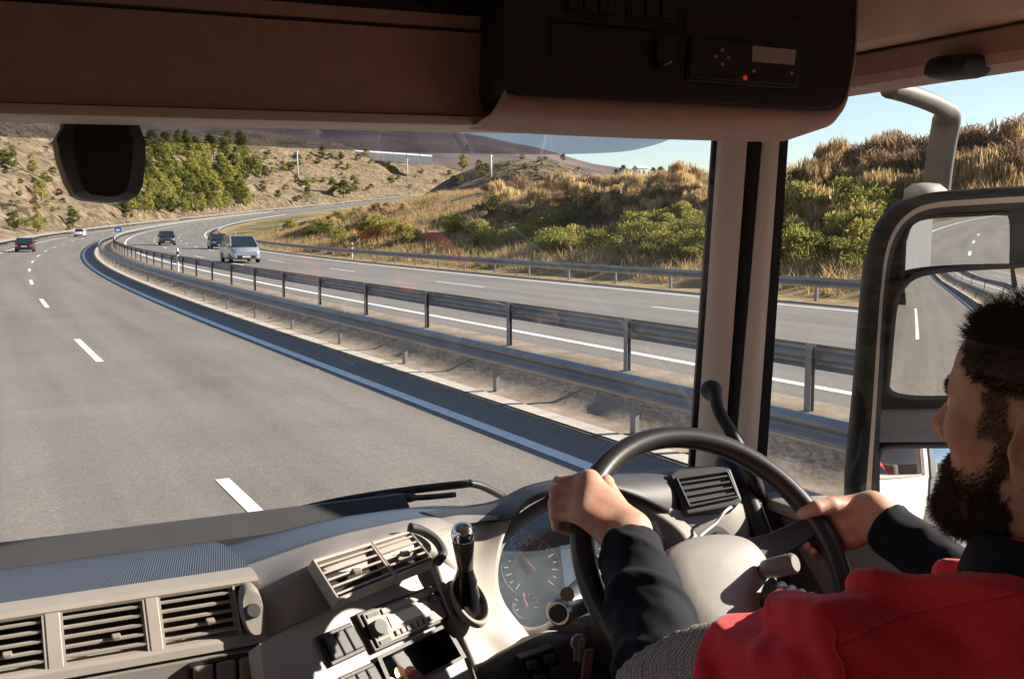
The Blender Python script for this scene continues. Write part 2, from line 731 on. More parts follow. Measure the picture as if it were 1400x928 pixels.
M_ASPH = asphalt_material('asphalt', (.205, .182, .158))
M_ASPH2 = asphalt_material('asphalt_opposite', (.19, .175, .158))
M_PAINT = material('road_paint', (.80, .79, .76), rough=.6, var=.10, vscale=7, bump=.2, bscale=40)
M_SAND = material('sandy_median', (.27, .21, .155), rough=.95, spec=.1, col2=(.42, .34, .26), vscale=1.6, bump=.9, bscale=9, detail=9)
M_KERB = material('concrete_gutter', (.52, .46, .39), rough=.9, var=.16, vscale=4, bump=.3, bscale=30)

S_ROAD = np.concatenate([np.arange(-600, -40, 20), np.arange(-40, 24, 4), np.arange(24, 240, 2.0), np.arange(240, 900, 6)])


def strip(name, tlist, zoff, mat, svals=S_ROAD, kind='structure', parent=None, zfun=None, wob=0.0):
    S, T = np.meshgrid(svals, tlist, indexing='ij')
    X, Y = road_xy(S, T)
    Z = zr(S) + np.interp(T, e_t, e_z) + zoff
    if zfun is not None:
        Z = Z + zfun(X, Y, T)
    n, c = S.shape
    v = np.stack([X.ravel(), Y.ravel(), Z.ravel()], 1)
    i, j = np.meshgrid(np.arange(n - 1), np.arange(c - 1), indexing='ij')
    a = (i * c + j).ravel()
    f = np.stack([a, a + 1, a + c + 1, a + c], 1)
    me = bpy.data.meshes.new(name)
    me.from_pydata(v.tolist(), [], f.tolist())
    me.materials.append(mat)
    uv = me.uv_layers.new(name='road')
    li = np.empty(len(me.loops), dtype=np.int32)
    me.loops.foreach_get('vertex_index', li)
    tv = np.stack([T.ravel()[li], S.ravel()[li]], 1)
    uv.data.foreach_set('uv', tv.reshape(-1).astype(np.float32))
    me.polygons.foreach_set('use_smooth', [True] * len(me.polygons))
    o = bpy.data.objects.new(name, me)
    COL.objects.link(o)
    if parent:
        o.parent = parent
    elif kind:
        tag(o, kind=kind)
    return o


road = strip('road', [-10.25, -7.7, -3.8, 0, .96], .004, M_ASPH)
opp_road = strip('opposite_road', [3.35, 4.2, 7.7, 11.1, 15.4, 16.95], .004, M_ASPH2)
median = strip('median', [.965, 1.1, 1.3, 1.5, 1.75, 2.0, 2.25, 2.5, 2.75, 3.05, 3.34], .012, M_SAND,
               svals=np.concatenate([np.arange(-100, 0, 8), np.arange(0, 90, .5), np.arange(90, 500, 6)]),
               zfun=lambda X, Y, T: .10 * fbm(X * 1.3, Y * 1.3, 9) * sstep(1.35, 1.7, T) * (1 - sstep(3.1, 3.3, T)))
gutter = strip('gutter', [1.02, 1.05, 1.27, 1.30], .03, M_KERB)
# line markings, sheets of paint a few millimetres above the asphalt
ml = strip('edge_line', [-.11, .11], .009, M_PAINT, parent=road)
ml2 = strip('edge_line', [-7.80, -7.62], .009, M_PAINT, parent=road)
ml3 = strip('edge_line', [4.1, 4.32], .009, M_PAINT, parent=opp_road)
ml4 = strip('edge_line', [15.3, 15.5], .009, M_PAINT, parent=opp_road)
PER = 16.2
for k in range(-6, 30):
    s1 = 11.4 + k * PER                      # far end of each stroke
    strip('lane_dash', [-3.90, -3.75], .009, M_PAINT, svals=np.linspace(s1 - 4.9, s1, 4), parent=road)
for tt in (7.75, 11.25):
    for k in range(-4, 22):
        s1 = 20 + k * PER + (5 if tt > 9 else 0)
        strip('lane_dash', [tt - .07, tt + .07], .009, M_PAINT, svals=np.linspace(s1 - 4.9, s1, 4), parent=opp_road)

# ---------------------------------------------------------------- mountains behind
M_MTN = material('far_mountain', (.10, .085, .09), rough=1, spec=0, col2=(.20, .155, .14), vscale=.006, detail=10)
mt_u = [-1400, -800, -300, 0, 200, 400, 520, 640, 740, 800, 900, 1100, 1500, 3000]
mt_v = [160, 130, 105, 110, 132, 158, 174, 188, 203, 222, 236, 240, 236, 230]
az = np.linspace(R_(-175), R_(180), 420)
rows = []
for (k, D) in ((0, 1900), (.35, 2400), (.6, 2750), (.85, 3200), (1.0, 3700), (.8, 4500)):
    row = []
    for q in az:
        uu = CXP + FPX * math.tan(max(-1.25, min(1.25, q - YAW)))
        ve = np.interp(uu, mt_u, mt_v)
        hh = (311 - ve) / FPX * 3700 / max(.35, math.cos(q - YAW) if abs(q - YAW) < 1.2 else .6)
        hh = max(hh, 60)
        nz = fbm(q * 9 + k * 3, D / 700, 51, 5) * 1.1
        row.append((D * math.sin(q), D * math.cos(q), -15 + (hh + 15) * k * (1 + nz * (.3 if k < 1 else .12))))
    rows.append(row)
mb = MB().grid(rows)
mt = mb.build('mountains', M_MTN, smooth=True)
tag(mt, kind='structure')
# ================================================================== guardrails
def steel_material(name, c, rough=.42):
    m = material(name, c, rough=rough, metal=.35, var=.18, vscale=2.2, bump=.12, bscale=14)
    return m


M_STEEL = steel_material('galvanised_steel', (.33, .325, .32))
M_POST = steel_material('galvanised_post', (.30, .30, .30), .55)
W_PROF = [(.0, .0), (.028, .018), (.078, .05), (.078, .085), (.02, .128), (.004, .155), (.02, .182), (.078, .225), (.078, .26), (.028, .292), (0, .31)]


def guardrail(name, label, T, side, top, s_beam, posts, post_h, group=None, zlift=0.0):
    """side=-1: beam faces smaller t. post_h: post length above ground"""
    x0, y0 = road_xy(posts[0], T)
    root = thing(name, label, 'guardrail', (float(x0), float(y0), float(height(posts[0], T))), group)
    g0 = np.interp(T, e_t, e_z)
    rows = []
    for s in s_beam:
        base = float(zr(s) + g0) + zlift
        prof = [(T + side * (.085 + o), base + top - .31 + z) for o, z in W_PROF]
        prof = prof + [(T + side * (.085 + o - .006), base + top - .31 + z) for o, z in W_PROF[::-1]]
        row = []
        for (t, z) in prof:
            x, y = road_xy(s, t)
            row.append((float(x), float(y), z))
        rows.append(row)
    MB().loft(rows).build('rail_beam', M_STEEL, root, smooth=True, auto=50)
    # one post mesh, shared
    pm = None
    for s in posts:
        x, y = road_xy(s, T)
        z = float(zr(s) + g0) + zlift
        if pm is None:
            b = MB()
            h = post_h
            d = .032
            for (cx, cy, sx, sy) in ((0, -.055 * side * -1, .055 * 2 * .5, .006), (-.03, 0, .006, .11), (.03, 0, .006, .11)):
                b.box((cy if False else cx, cy, h / 2 - .1), (sx if sx > .02 else .006, sy, h + .2))
            b.box((0, side * 0, h - .15), (.052, .10, .012))
            o = b.build('post', M_POST, None)
            pm = o.data
            sp = MB().box((0, 0, top - .155), (.10, .045, .2)).build('spacer', M_POST, None)
            spm = sp.data
            bpy.data.objects.remove(o)
            bpy.data.objects.remove(sp)
        th = max(0, s - S0) / RAD
        o = bpy.data.objects.new('post', pm)
        COL.objects.link(o)
        o.parent = root
        o.location = np.array((float(x), float(y), z)) - ORG[root.name]
        o.rotation_euler = (0, 0, -th)
        c = bpy.data.objects.new('spacer', spm)
        COL.objects.link(c)
        c.parent = o
        c.location = (side * .055, 0, 0)
        c.rotation_euler = (0, 0, R_(90))
    return root


sb1 = np.concatenate([np.arange(-60, 0, 5), np.arange(0, 200, 1.5), np.arange(200, 460, 6)])
guardrail('guardrail', 'grey steel guardrail along our carriageway, nearer of the two in the median', T_N, -1, .80, sb1,
          np.concatenate([np.arange(11.4 - 4.05 * 12, 200, 4.05)]), .74)
guardrail('guardrail', 'grey steel guardrail in the median seen from behind, beside the oncoming lanes', T_F, 1, .82, sb1,
          np.concatenate([np.arange(13.7 - 40, 200, 4.0)]), .82)
guardrail('guardrail', 'grey steel guardrail on the verge below the scrubby bank', T_R, -1, .76, np.concatenate([np.arange(0, 180, 3.), np.arange(180, 420, 8)]),
          np.arange(33.3 - 28, 190, 4.0), .70)
guardrail('guardrail', 'sunlit guardrail on the outer edge of the bend below the hillside', T_L, 1, .85, np.concatenate([np.arange(60, 240, 3.), np.arange(240, 800, 8)]),
          np.arange(100, 300, 4.0), .80)

# ================================================================== marker posts, signs, poles, far buildings
M_WHITE = material('white_plastic', (.78, .77, .74), rough=.5, var=.06, vscale=6)
M_BLUE = material('sign_blue', (.02, .16, .55), rough=.4)
M_GREYP = material('grey_pole', (.42, .42, .42), rough=.6, var=.1)
M_DARKG = material('dark_rubber', (.015, .015, .016), rough=.6)
M_CONC = material('pale_concrete', (.62, .58, .53), rough=.9, var=.12, vscale=.6)


def marker(label, s, T, lift, h=.95):
    x, y = road_xy(s, T)
    z = float(height(s, T))
    r = thing('marker_post', label, 'marker post', (float(x), float(y), z), 'white marker posts beside the guardrails')
    b = MB()
    b.loft([[(x + math.cos(q) * .055 * k, y + math.sin(q) * .07 * k, z + zz) for q in np.linspace(0, 2 * math.pi, 10, endpoint=False)]
            for zz, k in ((-.05, 1), (lift + h - .12, 1), (lift + h - .02, .9), (lift + h, .55))])
    b.build('post_body', M_WHITE, r, smooth=True, auto=40)
    MB().box((x, y - .03, z + lift + h - .25), (.125, .09, .16), bev=.01).build('reflector_band', M_DARKG, r)


marker('white marker post on the verge guardrail, under the cut bank', 76.5, T_R + .25, .25, .95)
marker('white marker post at the far end of the verge guardrail, left of the bank', 146, T_R + .25, .3, 1.0)
marker('white marker post on the median guardrail in front of the silver car', 55.5, T_F + .02, .25, .95)


def road_sign(label, u, v_top, v_bot, D, w, hgt, post=True):
    p = P(u, v_top, D=D)
    q = P(u, v_bot, D=D)
    gz = float(height_xy(p[0], p[1]))
    top = p[2]
    bot = q[2]
    r = thing('road_sign', label, 'road sign', (p[0], p[1], gz))
    a = math.atan2(p[0], p[1])
    M = np.array([[math.cos(a), math.sin(a), 0], [-math.sin(a), math.cos(a), 0], [0, 0, 1]])
    c = np.array((p[0], p[1], (top + bot) / 2))
    MB().box(c, (w, .04, top - bot), M, bev=.015).build('sign_face', M_BLUE, r)
    MB().box(c + M @ np.array((0, -.022, 0)), (w * .55, .006, (top - bot) * .3), M).build('sign_symbol', M_WHITE, r)
    for sx in (-.25, .25):
        pp = c + M @ np.array((sx * w, .05, 0))
        MB().tube([(pp[0], pp[1], gz - .2), (pp[0], pp[1], top)], .04, 8).build('sign_post', M_GREYP, r)


road_sign('small blue road sign beside the guardrail behind the white car ahead', 161, 310.5, 318.5, 225, 1.35, 1.2)
road_sign('small blue road sign at the left edge beside the guardrail', 1.5, 316, 326, 165, 1.0, 1.1)
road_sign('wide blue road sign above the far bend, below the wood', 291, 287.5, 294, 420, 4.6, 2)


def pole(label, u, v_top, v_bot, w):
    h = hit_ground(u, v_bot)
    if h is None:
        return
    p, k = h
    ht = (v_bot - v_top) / FPX * k
    r = thing('power_pole', label, 'power pole', tuple(p), 'pale power poles on the far hillside')
    MB().tube([p + (0, 0, -.5), p + (0, 0, ht)], [w, w * .6], 8).build('mast', M_CONC, r, smooth=True)
    MB().box(p + np.array((0, 0, ht * .93)), (ht * .22, .25, .3)).build('crossarm', M_CONC, r)
    for sx in (-1, 0, 1):
        MB().tube([p + np.array((sx * ht * .09, 0, ht * .93)), p + np.array((sx * ht * .09, 0, ht * .985))], [.14, .1], 6).build('insulator', M_GREYP, r)


pole('pale power pole on the hillside, left of the long white greenhouse', 407, 207, 243, .55)
pole('pale power pole on the hillside below the long white greenhouse', 557, 222, 252, .5)
pole('pale power pole right of the pine clump on the hillside', 671, 212, 245, .5)


def greenhouse(label, u0, u1, v0, v1):
    a = hit_ground((u0 + u1) / 2, (v0 + v1) / 2 + 9)
    if a is None:
        return
    k = a[1]
    p0 = P(u0, v0 + 6, D=k * .99)
    p1 = P(u1, v1 + 6, D=k * 1.0)
    gz = (float(height_xy(p0[0], p0[1])) + float(height_xy(p1[0], p1[1]))) / 2
    r = thing('greenhouse', label, 'greenhouse', tuple((p0 + p1) / 2))
    d = p1 - p0
    Ln = np.linalg.norm(d)
    d = d / Ln
    nb = np.array((-d[1], d[0], 0))
    hgt = 4.2
    n = 9
    for i in range(n):
        rows = []
        for f in (i / n, (i + .94) / n):
            b = p0 + d * Ln * f
            rows.append([b + nb * yy + np.array((0, 0, zz)) for yy, zz in ((0, -2.5), (0, hgt * .7), (4, hgt), (9, hgt * .95), (13, hgt * .7), (13, -2.5))])
        MB().loft(rows).build('plastic_bay', M_WHITE, r)


greenhouse('long white plastic greenhouse on the terrace above the far hillside', 432, 592, 203, 214)


def far_house(label, u, v, w, hgt, D):
    p = P(u, v, D=D)
    r = thing('house', label, 'house', (p[0], p[1], p[2]))
    MB().box(p + np.array((0, 0, hgt / 2 - 4)), (w, w * .8, hgt + 8)).build('wall', M_WHITE, r)
    c = p + np.array((0, 0, hgt))
    MB().loft([[c + np.array((sx * w * .55, sy * w * .45, -.1)) for sx, sy in ((-1, -1), (1, -1), (1, 1), (-1, 1))],
               [c + np.array((sx * w * .45, sy * .1, w * .22)) for sx, sy in ((-1, -1), (1, -1), (1, 1), (-1, 1))]]).build('roof', M_CONC, r)
    for sx in (-.3, .1):
        MB().box(p + np.array((sx * w, -w * .4 - .02, hgt * .5)), (w * .14, .1, hgt * .4)).build('window', M_DARKG, r)


far_house('small white house on the skyline among dark trees', 875, 241, 3.8, 2.4, 330)

# ================================================================== cars
M_TYRE = material('tyre', (.02, .02, .02), rough=.85)
M_RIM = material('wheel_rim', (.5, .5, .52), rough=.35, metal=.9)
M_CARGL = material('car_glass', (.02, .028, .035), rough=.05, spec=.8)
M_LAMP = material('headlamp', (.85, .86, .9), rough=.12, spec=.8)
M_TAIL = material('tail_lamp', (.55, .01, .01), rough=.2, emit=(1, .03, .02), estr=.5)
M_TRIM = material('black_trim', (.02, .02, .022), rough=.5)
M_PLATE = material('number_plate', (.75, .75, .72), rough=.5)
M_AMBER = material('amber_lamp', (.9, .35, .05), rough=.3)


def car(label, s, t, heading, paint, L=4.3, W=1.76, Hh=1.5, bonnet=.95, boot=.55, amber=False, lights_on=False):
    x, y = road_xy(s, t)
    z = float(zr(s) + np.interp(t, e_t, e_z)) + .01
    root = thing('car', label, 'car', (0, 0, 0))
    w = W / 2
    hl = L / 2
    belt = .60 * Hh + .03

    def ring(yy, zb, zt, ww, rnd=.08):
        return [(-ww + .05, yy, zb), (-ww, yy, zb + .12), (-ww - .005, yy, (zb + zt) / 2), (-ww + .02, yy, zt - rnd), (-ww + .12, yy, zt),
                (ww - .12, yy, zt), (ww - .02, yy, zt - rnd), (ww + .005, yy, (zb + zt) / 2), (ww, yy, zb + .12), (ww - .05, yy, zb)]
    b = MB()
    b.loft([ring(-hl, .34, belt - .18, w - .14), ring(-hl + .10, .24, belt - .02, w - .05), ring(-hl + boot, .2, belt, w), ring(0, .2, belt - .01, w),
            ring(hl - bonnet - .1, .2, belt - .02, w), ring(hl - .42, .22, belt - .16, w - .03), ring(hl - .12, .25, belt - .27, w - .09), ring(hl, .33, belt - .36, w - .2)])
    # roof and pillars
    ys = (-hl + boot * .25, -hl + boot + .35, hl - bonnet - .85, hl - bonnet + .08)
    wt = w - .22

    def gh(yy_b, yy_t, inset):
        return None
    roof = [(-wt, ys[1], Hh - .05), (wt, ys[1], Hh - .05), (wt + .02, (ys[1] + ys[2]) / 2, Hh), (wt, ys[2], Hh - .03), (-wt, ys[2], Hh - .03), (-wt - .02, (ys[1] + ys[2]) / 2, Hh)]
    b.prism(roof, (0, 0, -.05))
    wb_ = w - .07
    for sx in (-1, 1):
        for (y0, y1) in ((ys[0], ys[1]), (ys[3], ys[2])):
            b.tube([(sx * wb_, y0, belt - .03), (sx * wt, y1, Hh - .06)], .045, 6)
        b.tube([(sx * wb_, -.05, belt - .03), (sx * wt, -.05, Hh - .06)], .035, 6)
    b.build('body', paint, root, smooth=True, auto=38)
    ins = .012
    MB().prism([(-wb_ + .05, ys[3] - .02, belt - .02), (wb_ - .05, ys[3] - .02, belt - .02), (wt - .02, ys[2] + .01, Hh - .06), (-wt + .02, ys[2] + .01, Hh - .06)], (0, -.03, 0)).build('windscreen', M_CARGL, root)
    MB().prism([(-wb_ + .05, ys[0] + .02, belt - .02), (wb_ - .05, ys[0] + .02, belt - .02), (wt - .02, ys[1] - .01, Hh - .06), (-wt + .02, ys[1] - .01, Hh - .06)], (0, .03, 0)).build('rear_window', M_CARGL, root)
    for sx in (-1, 1):
        for (a, bb) in ((ys[0] + .06, -.06), (-.04, ys[3] - .06)):
            ta = max(a, ys[1]) if a < -.05 else a
            tb = min(bb, ys[2]) if bb > 0 else bb
            MB().prism([(sx * (wb_ + .0), a, belt - .02), (sx * wb_, bb, belt - .02), (sx * wt, tb, Hh - .07), (sx * wt, ta, Hh - .07)], (-sx * .02, 0, 0)).build('side_window', M_CARGL, root)
        lm = MB()
        lm.loft([[(sx * (w - .46), hl - .05, .55), (sx * (w - .17), hl - .16, .57), (sx * (w - .15), hl - .18, .72), (sx * (w - .42), hl - .10, .70)],
                 [(sx * (w - .48), hl + .01, .54), (sx * (w - .14), hl - .10, .56), (sx * (w - .10), hl - .14, .74), (sx * (w - .42), hl - .05, .72)]])
        lm.build('headlight', M_LAMP, root)
        MB().box((sx * (w - .16), -hl + .04, belt - .24), (.26, .10, .18), bev=.03).build('tail_light', M_TAIL, root)
        MB().box((sx * (w + .08), hl - bonnet - .12, belt + .06), (.18, .09, .13), bev=.03).build('door_mirror', paint, root)
        if amber:
            MB().box((sx * (w - .13), hl - .14, .50), (.14, .06, .06), bev=.01).build('indicator', M_AMBER, root)
        for yy in (-hl + .78, hl - .82):
            wc = np.array((sx * (w - .085), yy, .31))
            prof = [(.17, -.09), (.30, -.095), (.312, -.06), (.312, .06), (.30, .095), (.17, .09)]
            ty = MB()
            ty.grid([[wc + np.array((q[1], q[0] * math.cos(a), q[0] * math.sin(a))) for q in prof] for a in np.linspace(0, 2 * math.pi, 21)])
            wo_ = ty.build('wheel', M_TYRE, root, smooth=True, auto=40)
            rm = MB().disc(wc + np.array((sx * .05, 0, 0)), (sx, 0, 0), .2, 20, .03, .17)
            rm.build('rim', M_RIM, wo_)
    MB().box((0, hl - .03, .40), (W * .62, .08, .18), bev=.03).build('grille', M_TRIM, root)
    MB().box((0, hl + .015, .40), (.52, .02, .11)).build('number_plate', M_PLATE, root)
    MB().box((0, -hl - .0, belt - .32), (.52, .03, .11)).build('number_plate', M_PLATE, root)
    MB().box((0, -hl + .02, .34), (W * .8, .1, .16), bev=.04).build('rear_bumper', M_TRIM, root)
    root.location = (float(x), float(y), z)
    th = max(0, s - S0) / RAD
    slope = math.atan(2 * 5.27e-5 * max(0, s - 60))
    root.rotation_euler = (slope if heading > 0 else -slope, 0, -th + (0 if heading > 0 else math.pi))
    return root


def carpaint(name, c, metal=.3):
    return material(name, c, rough=.25, metal=metal, coat=.6)


car('black car ahead in our lane with red tail lamps', 121, -5.7, 1, carpaint('paint_black', (.02, .02, .025)), Hh=1.46)
car('white car ahead, further round the bend', 203, -5.9, 1, carpaint('paint_white', (.75, .75, .75), 0), Hh=1.45)
car('silver people carrier oncoming, nearest of the three', 69.5, 8.6, -1, carpaint('paint_silver', (.50, .54, .60), .5), L=4.6, W=1.85, Hh=1.72, bonnet=.75, boot=.2)
car('dark oncoming car just behind the silver people carrier', 110, 12.6, -1, carpaint('paint_darkblue', (.03, .04, .06)), Hh=1.52)
car('dark oncoming car with orange lamps, furthest of the three', 127, 8.6, -1, carpaint('paint_graphite', (.04, .05, .055)), Hh=1.62, amber=True)

# ================================================================== vegetation


def leaf_material(name, c1, c2, c3=None, tr=.25):
    m = bpy.data.materials.new(name)
    m.use_nodes = True
    nt = m.node_tree
    L = nt.links
    nt.nodes.clear()
    out = nt.nodes.new('ShaderNodeOutputMaterial')
    df = nt.nodes.new('ShaderNodeBsdfDiffuse')
    tl_ = nt.nodes.new('ShaderNodeBsdfTranslucent')
    mx = nt.nodes.new('ShaderNodeMixShader')
    mx.inputs[0].default_value = tr
    geo = nt.nodes.new('ShaderNodeNewGeometry')
    oi = nt.nodes.new('ShaderNodeObjectInfo')
    ad = nt.nodes.new('ShaderNodeMath')
    ad.operation = 'ADD'
    m1 = nt.nodes.new('ShaderNodeMath')
    m1.operation = 'MULTIPLY'
    m1.inputs[1].default_value = .55
    m2 = nt.nodes.new('ShaderNodeMath')
    m2.operation = 'MULTIPLY'
    m2.inputs[1].default_value = .45
    L.new(geo.outputs['Random Per Island'], m1.inputs[0])
    L.new(oi.outputs['Random'], m2.inputs[0])
    L.new(m1.outputs[0], ad.inputs[0])
    L.new(m2.outputs[0], ad.inputs[1])
    r = nt.nodes.new('ShaderNodeValToRGB')
    r.color_ramp.elements[0].color = (*c1, 1)
    r.color_ramp.elements[0].position = .15
    r.color_ramp.elements[1].color = (*c2, 1)
    r.color_ramp.elements[1].position = .85
    if c3:
        e = r.color_ramp.elements.new(.5)
        e.color = (*c3, 1)
    L.new(ad.outputs[0], r.inputs[0])
    L.new(r.outputs[0], df.inputs[0])
    L.new(r.outputs[0], tl_.inputs[0])
    L.new(df.outputs[0], mx.inputs[1])
    L.new(tl_.outputs[0], mx.inputs[2])
    L.new(mx.outputs[0], out.inputs[0])
    return m


M_PINE = leaf_material('pine_needles', (.12, .14, .035), (.48, .45, .11), (.30, .30, .075), .45)
M_PINE_D = leaf_material('dark_needles', (.06, .08, .03), (.18, .19, .055))
M_GREEN = leaf_material('green_shrub_leaves', (.13, .14, .035), (.50, .42, .12), (.30, .30, .075), .5)
M_OLIVE = leaf_material('olive_shrub_leaves', (.09, .09, .04), (.27, .24, .11), None, .45)
M_STRAW = leaf_material('dry_straw', (.34, .23, .11), (.78, .58, .30), (.55, .40, .20), .5)
M_BROWN = leaf_material('dry_brown_twigs', (.18, .115, .07), (.44, .30, .18), None, .4)
M_BARK = material('bark', (.11, .075, .055), rough=.95, var=.3, vscale=5)


def quad_cloud(centres, sizes, rng, elong=1.0, up=None, upw=0.0):
    n = len(centres)
    d = rng.normal(size=(n, 3))
    if up is not None:
        d = d * (1 - upw) + np.asarray(up) * upw * 1.6
    d /= np.linalg.norm(d, axis=1, keepdims=True)
    e = np.cross(d, rng.normal(size=(n, 3)))
    e /= np.linalg.norm(e, axis=1, keepdims=True)
    s = np.asarray(sizes)[:, None]
    a = d * s * elong
    b = e * s
    v = np.stack([centres - a - b * .5, centres - a * .2 + b * .6, centres + a, centres - a * .1 - b * .7], 1).reshape(-1, 3)
    f = np.arange(n * 4).reshape(n, 4)
    return v, f


def cloud_mesh(name, v, f, mat):
    me = bpy.data.meshes.new(name)
    me.from_pydata(v.tolist(), [], f.tolist())
    me.materials.append(mat)
    return me


def crown_points(n, rng, clumps, spread, H0, H1, W, shape):
    """clumped points through a crown volume"""
    c = []
    for _ in range(clumps):
        f = rng.random()
        z = H0 + (H1 - H0) * f
        w = W * shape(f)
        a = rng.random() * 6.283
        r = w * (.35 + .65 * math.sqrt(rng.random()))
        c.append((r * math.cos(a), r * math.sin(a), z))
    c = np.array(c)
    idx = rng.integers(0, clumps, n)
    g = rng.normal(size=(n, 3))
    g /= np.linalg.norm(g, axis=1, keepdims=True)
    return c[idx] + g * (spread * rng.random((n, 1)) ** .45) * np.array((1, 1, .7))


PINE_V, TRUNK_V = [], []
for k in range(4):
    rng = np.random.default_rng(100 + k)
    shp = (lambda f: (1 - f) ** .6 * .95 + .12) if k < 2 else (lambda f: math.sin(math.pi * (.18 + .75 * f)))
    pts = crown_points(900, rng, 30, .85, 1.4, 6.6, 2.1, shp)
    v, f = quad_cloud(pts, rng.uniform(.14, .30, 900), rng, 1.5)
    PINE_V.append((v, f))
    b = MB()
    b.tube([(0, 0, -.6), (.05, .02, 1.5), (-.05, .05, 3.6), (.03, 0, 6.0)], [.2, .15, .1, .03], 7)
    for a in range(6):
        q = a * 1.1
        b.tube([(0, 0, 1.6 + a * .6), (.7 * math.cos(q), .7 * math.sin(q), 2.1 + a * .6)], [.06, .02], 5)
    TRUNK_V.append(b)
pine_me = {}
for k in range(4):
    for mname, mm in (('pine', M_PINE), ('dark', M_PINE_D)):
        pine_me[(k, mname)] = cloud_mesh('crown', *PINE_V[k], mm)
trunk_me = []
for k in range(4):
    o = TRUNK_V[k].build('trunk', M_BARK)
    trunk_me.append(o.data)
    bpy.data.objects.remove(o)


def plant(name, label, cat, group, p, crown, scale, rot, trunk=None, crown_name='crown', trunk_name='trunk'):
    e = thing(name, label, cat, tuple(p), group)
    e.rotation_euler = (0, 0, rot)
    e.scale = scale
    c = bpy.data.objects.new(crown_name, crown)
    COL.objects.link(c)
    c.parent = e
    if trunk is not None:
        t = bpy.data.objects.new(trunk_name, trunk)
        COL.objects.link(t)
        t.parent = e
    return e


def inpoly(u, v, poly):
    c = False
    n = len(poly)
    for i in range(n):
        x1, y1 = poly[i]
        x2, y2 = poly[(i + 1) % n]
        if (y1 > v) != (y2 > v) and u < (x2 - x1) * (v - y1) / (y2 - y1) + x1:
            c = not c
    return c


def scatter_px(poly, n, mind, seed, kmin=12):
    rng = random.Random(seed)
    us = [p[0] for p in poly]
    vs = [p[1] for p in poly]
    out = []
    tries = 0
    while len(out) < n and tries < n * 14:
        tries += 1
        u = rng.uniform(min(us), max(us))
        v = rng.uniform(min(vs), max(vs))
        if not inpoly(u, v, poly):
            continue
        if any((u - a) ** 2 + ((v - b) * 1.6) ** 2 < mind ** 2 for a, b, _, _ in out):
            continue
        h = hit_ground(u, v, kmin)
        if h is None:
            continue
        s, t = st_of(h[0][0], h[0][1])
        if -12.5 < t < 18.3:
            continue
        out.append((u, v, h[0], h[1]))
    return out


wood = [(196, 205), (250, 200), (330, 204), (345, 222), (352, 245), (330, 262), (338, 284), (270, 300), (180, 304), (160, 298), (175, 268), (190, 250)]
rr = random.Random(5)
for (u, v, p, k) in scatter_px(wood, 150, 7.5, 1):
    hpx = rr.uniform(17, 27)
    sc = hpx / FPX * k / 6.6
    kd = 'dark' if rr.random() < .22 else 'pine'
    kk = rr.randrange(4)
    tone = 'dark green' if kd == 'dark' else 'yellow-green'
    where = 'upper edge' if v < 222 else ('foot' if v > 278 else 'middle')
    hor = 'left' if u < 245 else ('right' if u > 300 else 'central')
    plant('pine_tree', tone + ' pine at the ' + where + ' of the hillside wood, in its ' + hor + ' part', 'tree', 'pines of the hillside wood', p,
          pine_me[(kk, kd)], (sc * rr.uniform(.85, 1.25), sc * rr.uniform(.85, 1.25), sc), rr.uniform(0, 6.28), trunk_me[kk])
scat = [(u, v, h) for (u, v, h) in (
    (16, 232, 22), (45, 238, 18), (57, 276, 28), (20, 316, 26), (52, 318, 24), (78, 318, 22), (100, 312, 24), (8, 228, 16),
    (350, 236, 22), (362, 244, 16), (358, 292, 22), (344, 292, 18), (440, 215, 13), (466, 222, 10), (455, 268, 22), (470, 272, 24), (487, 266, 16),
    (612, 222, 16), (622, 228, 18), (633, 234, 20), (645, 232, 18), (655, 236, 16), (360, 262, 14), (500, 216, 12), (530, 224, 10), (395, 232, 10), (420, 262, 12), (380, 274, 12), (320, 300, 16), (308, 290, 16))]
for i, (u, v, hpx) in enumerate(scat):
    h = hit_ground(u, v)
    if h is None:
        continue
    p, k = h
    s, t = st_of(p[0], p[1])
    if -12 < t < 19:
        continue
    sc = hpx / FPX * k / 6.6
    kk = rr.randrange(2, 4)
    where = 'left of the hanging sensor housing' if u < 110 else ('below the long white greenhouse' if 425 < u < 600 else ('in the clump right of the long white greenhouse' if u > 600 else 'between the wood and the pale power pole'))
    plant('hillside_tree', 'small round hillside tree standing apart ' + where, 'tree', 'scattered trees on the dry hillside', p,
          pine_me[(kk, 'dark' if i % 3 == 0 else 'pine')], (sc * 1.2, sc * 1.2, sc), rr.uniform(0, 6.28), trunk_me[kk])
# skyline trees right of the visor
for (u, v, hpx) in ((770, 221, 9), (852, 240, 12), (842, 241, 8), (893, 242, 11), (903, 243, 13), (917, 243, 10), (930, 243, 8), (640, 207, 8)):
    h = hit_ground(u, v + 2, 12)
    p = P(u, v, D=320) if h is None or h[1] < 120 else h[0]
    k = 320 if h is None or h[1] < 120 else h[1]
    sc = hpx / FPX * k / 6.0
    plant('skyline_tree', 'small dark tree on the skyline above the bank', 'tree', 'dark trees on the skyline', p, pine_me[(2, 'dark')], (sc * 1.3, sc * 1.3, sc), u, trunk_me[2])

# shrubs on the bank
def hill_bushes(poly, n, mind, hpx, seed, where):
    r3 = random.Random(seed)
    for (u, v, p, k) in scatter_px(poly, n, mind, seed, 120):
        if k < 120:
            continue
        h = r3.uniform(*hpx) / FPX * k / 6.6
        kk = r3.randrange(2, 4)
        plant('hillside_bush', 'low dark bush on the dry hillside ' + where, 'bush', 'low bushes on the far hillsides', p, pine_me[(kk, 'dark' if r3.random() < .55 else 'pine')],
              (h * 1.9, h * 1.9, h), r3.uniform(0, 6.28))


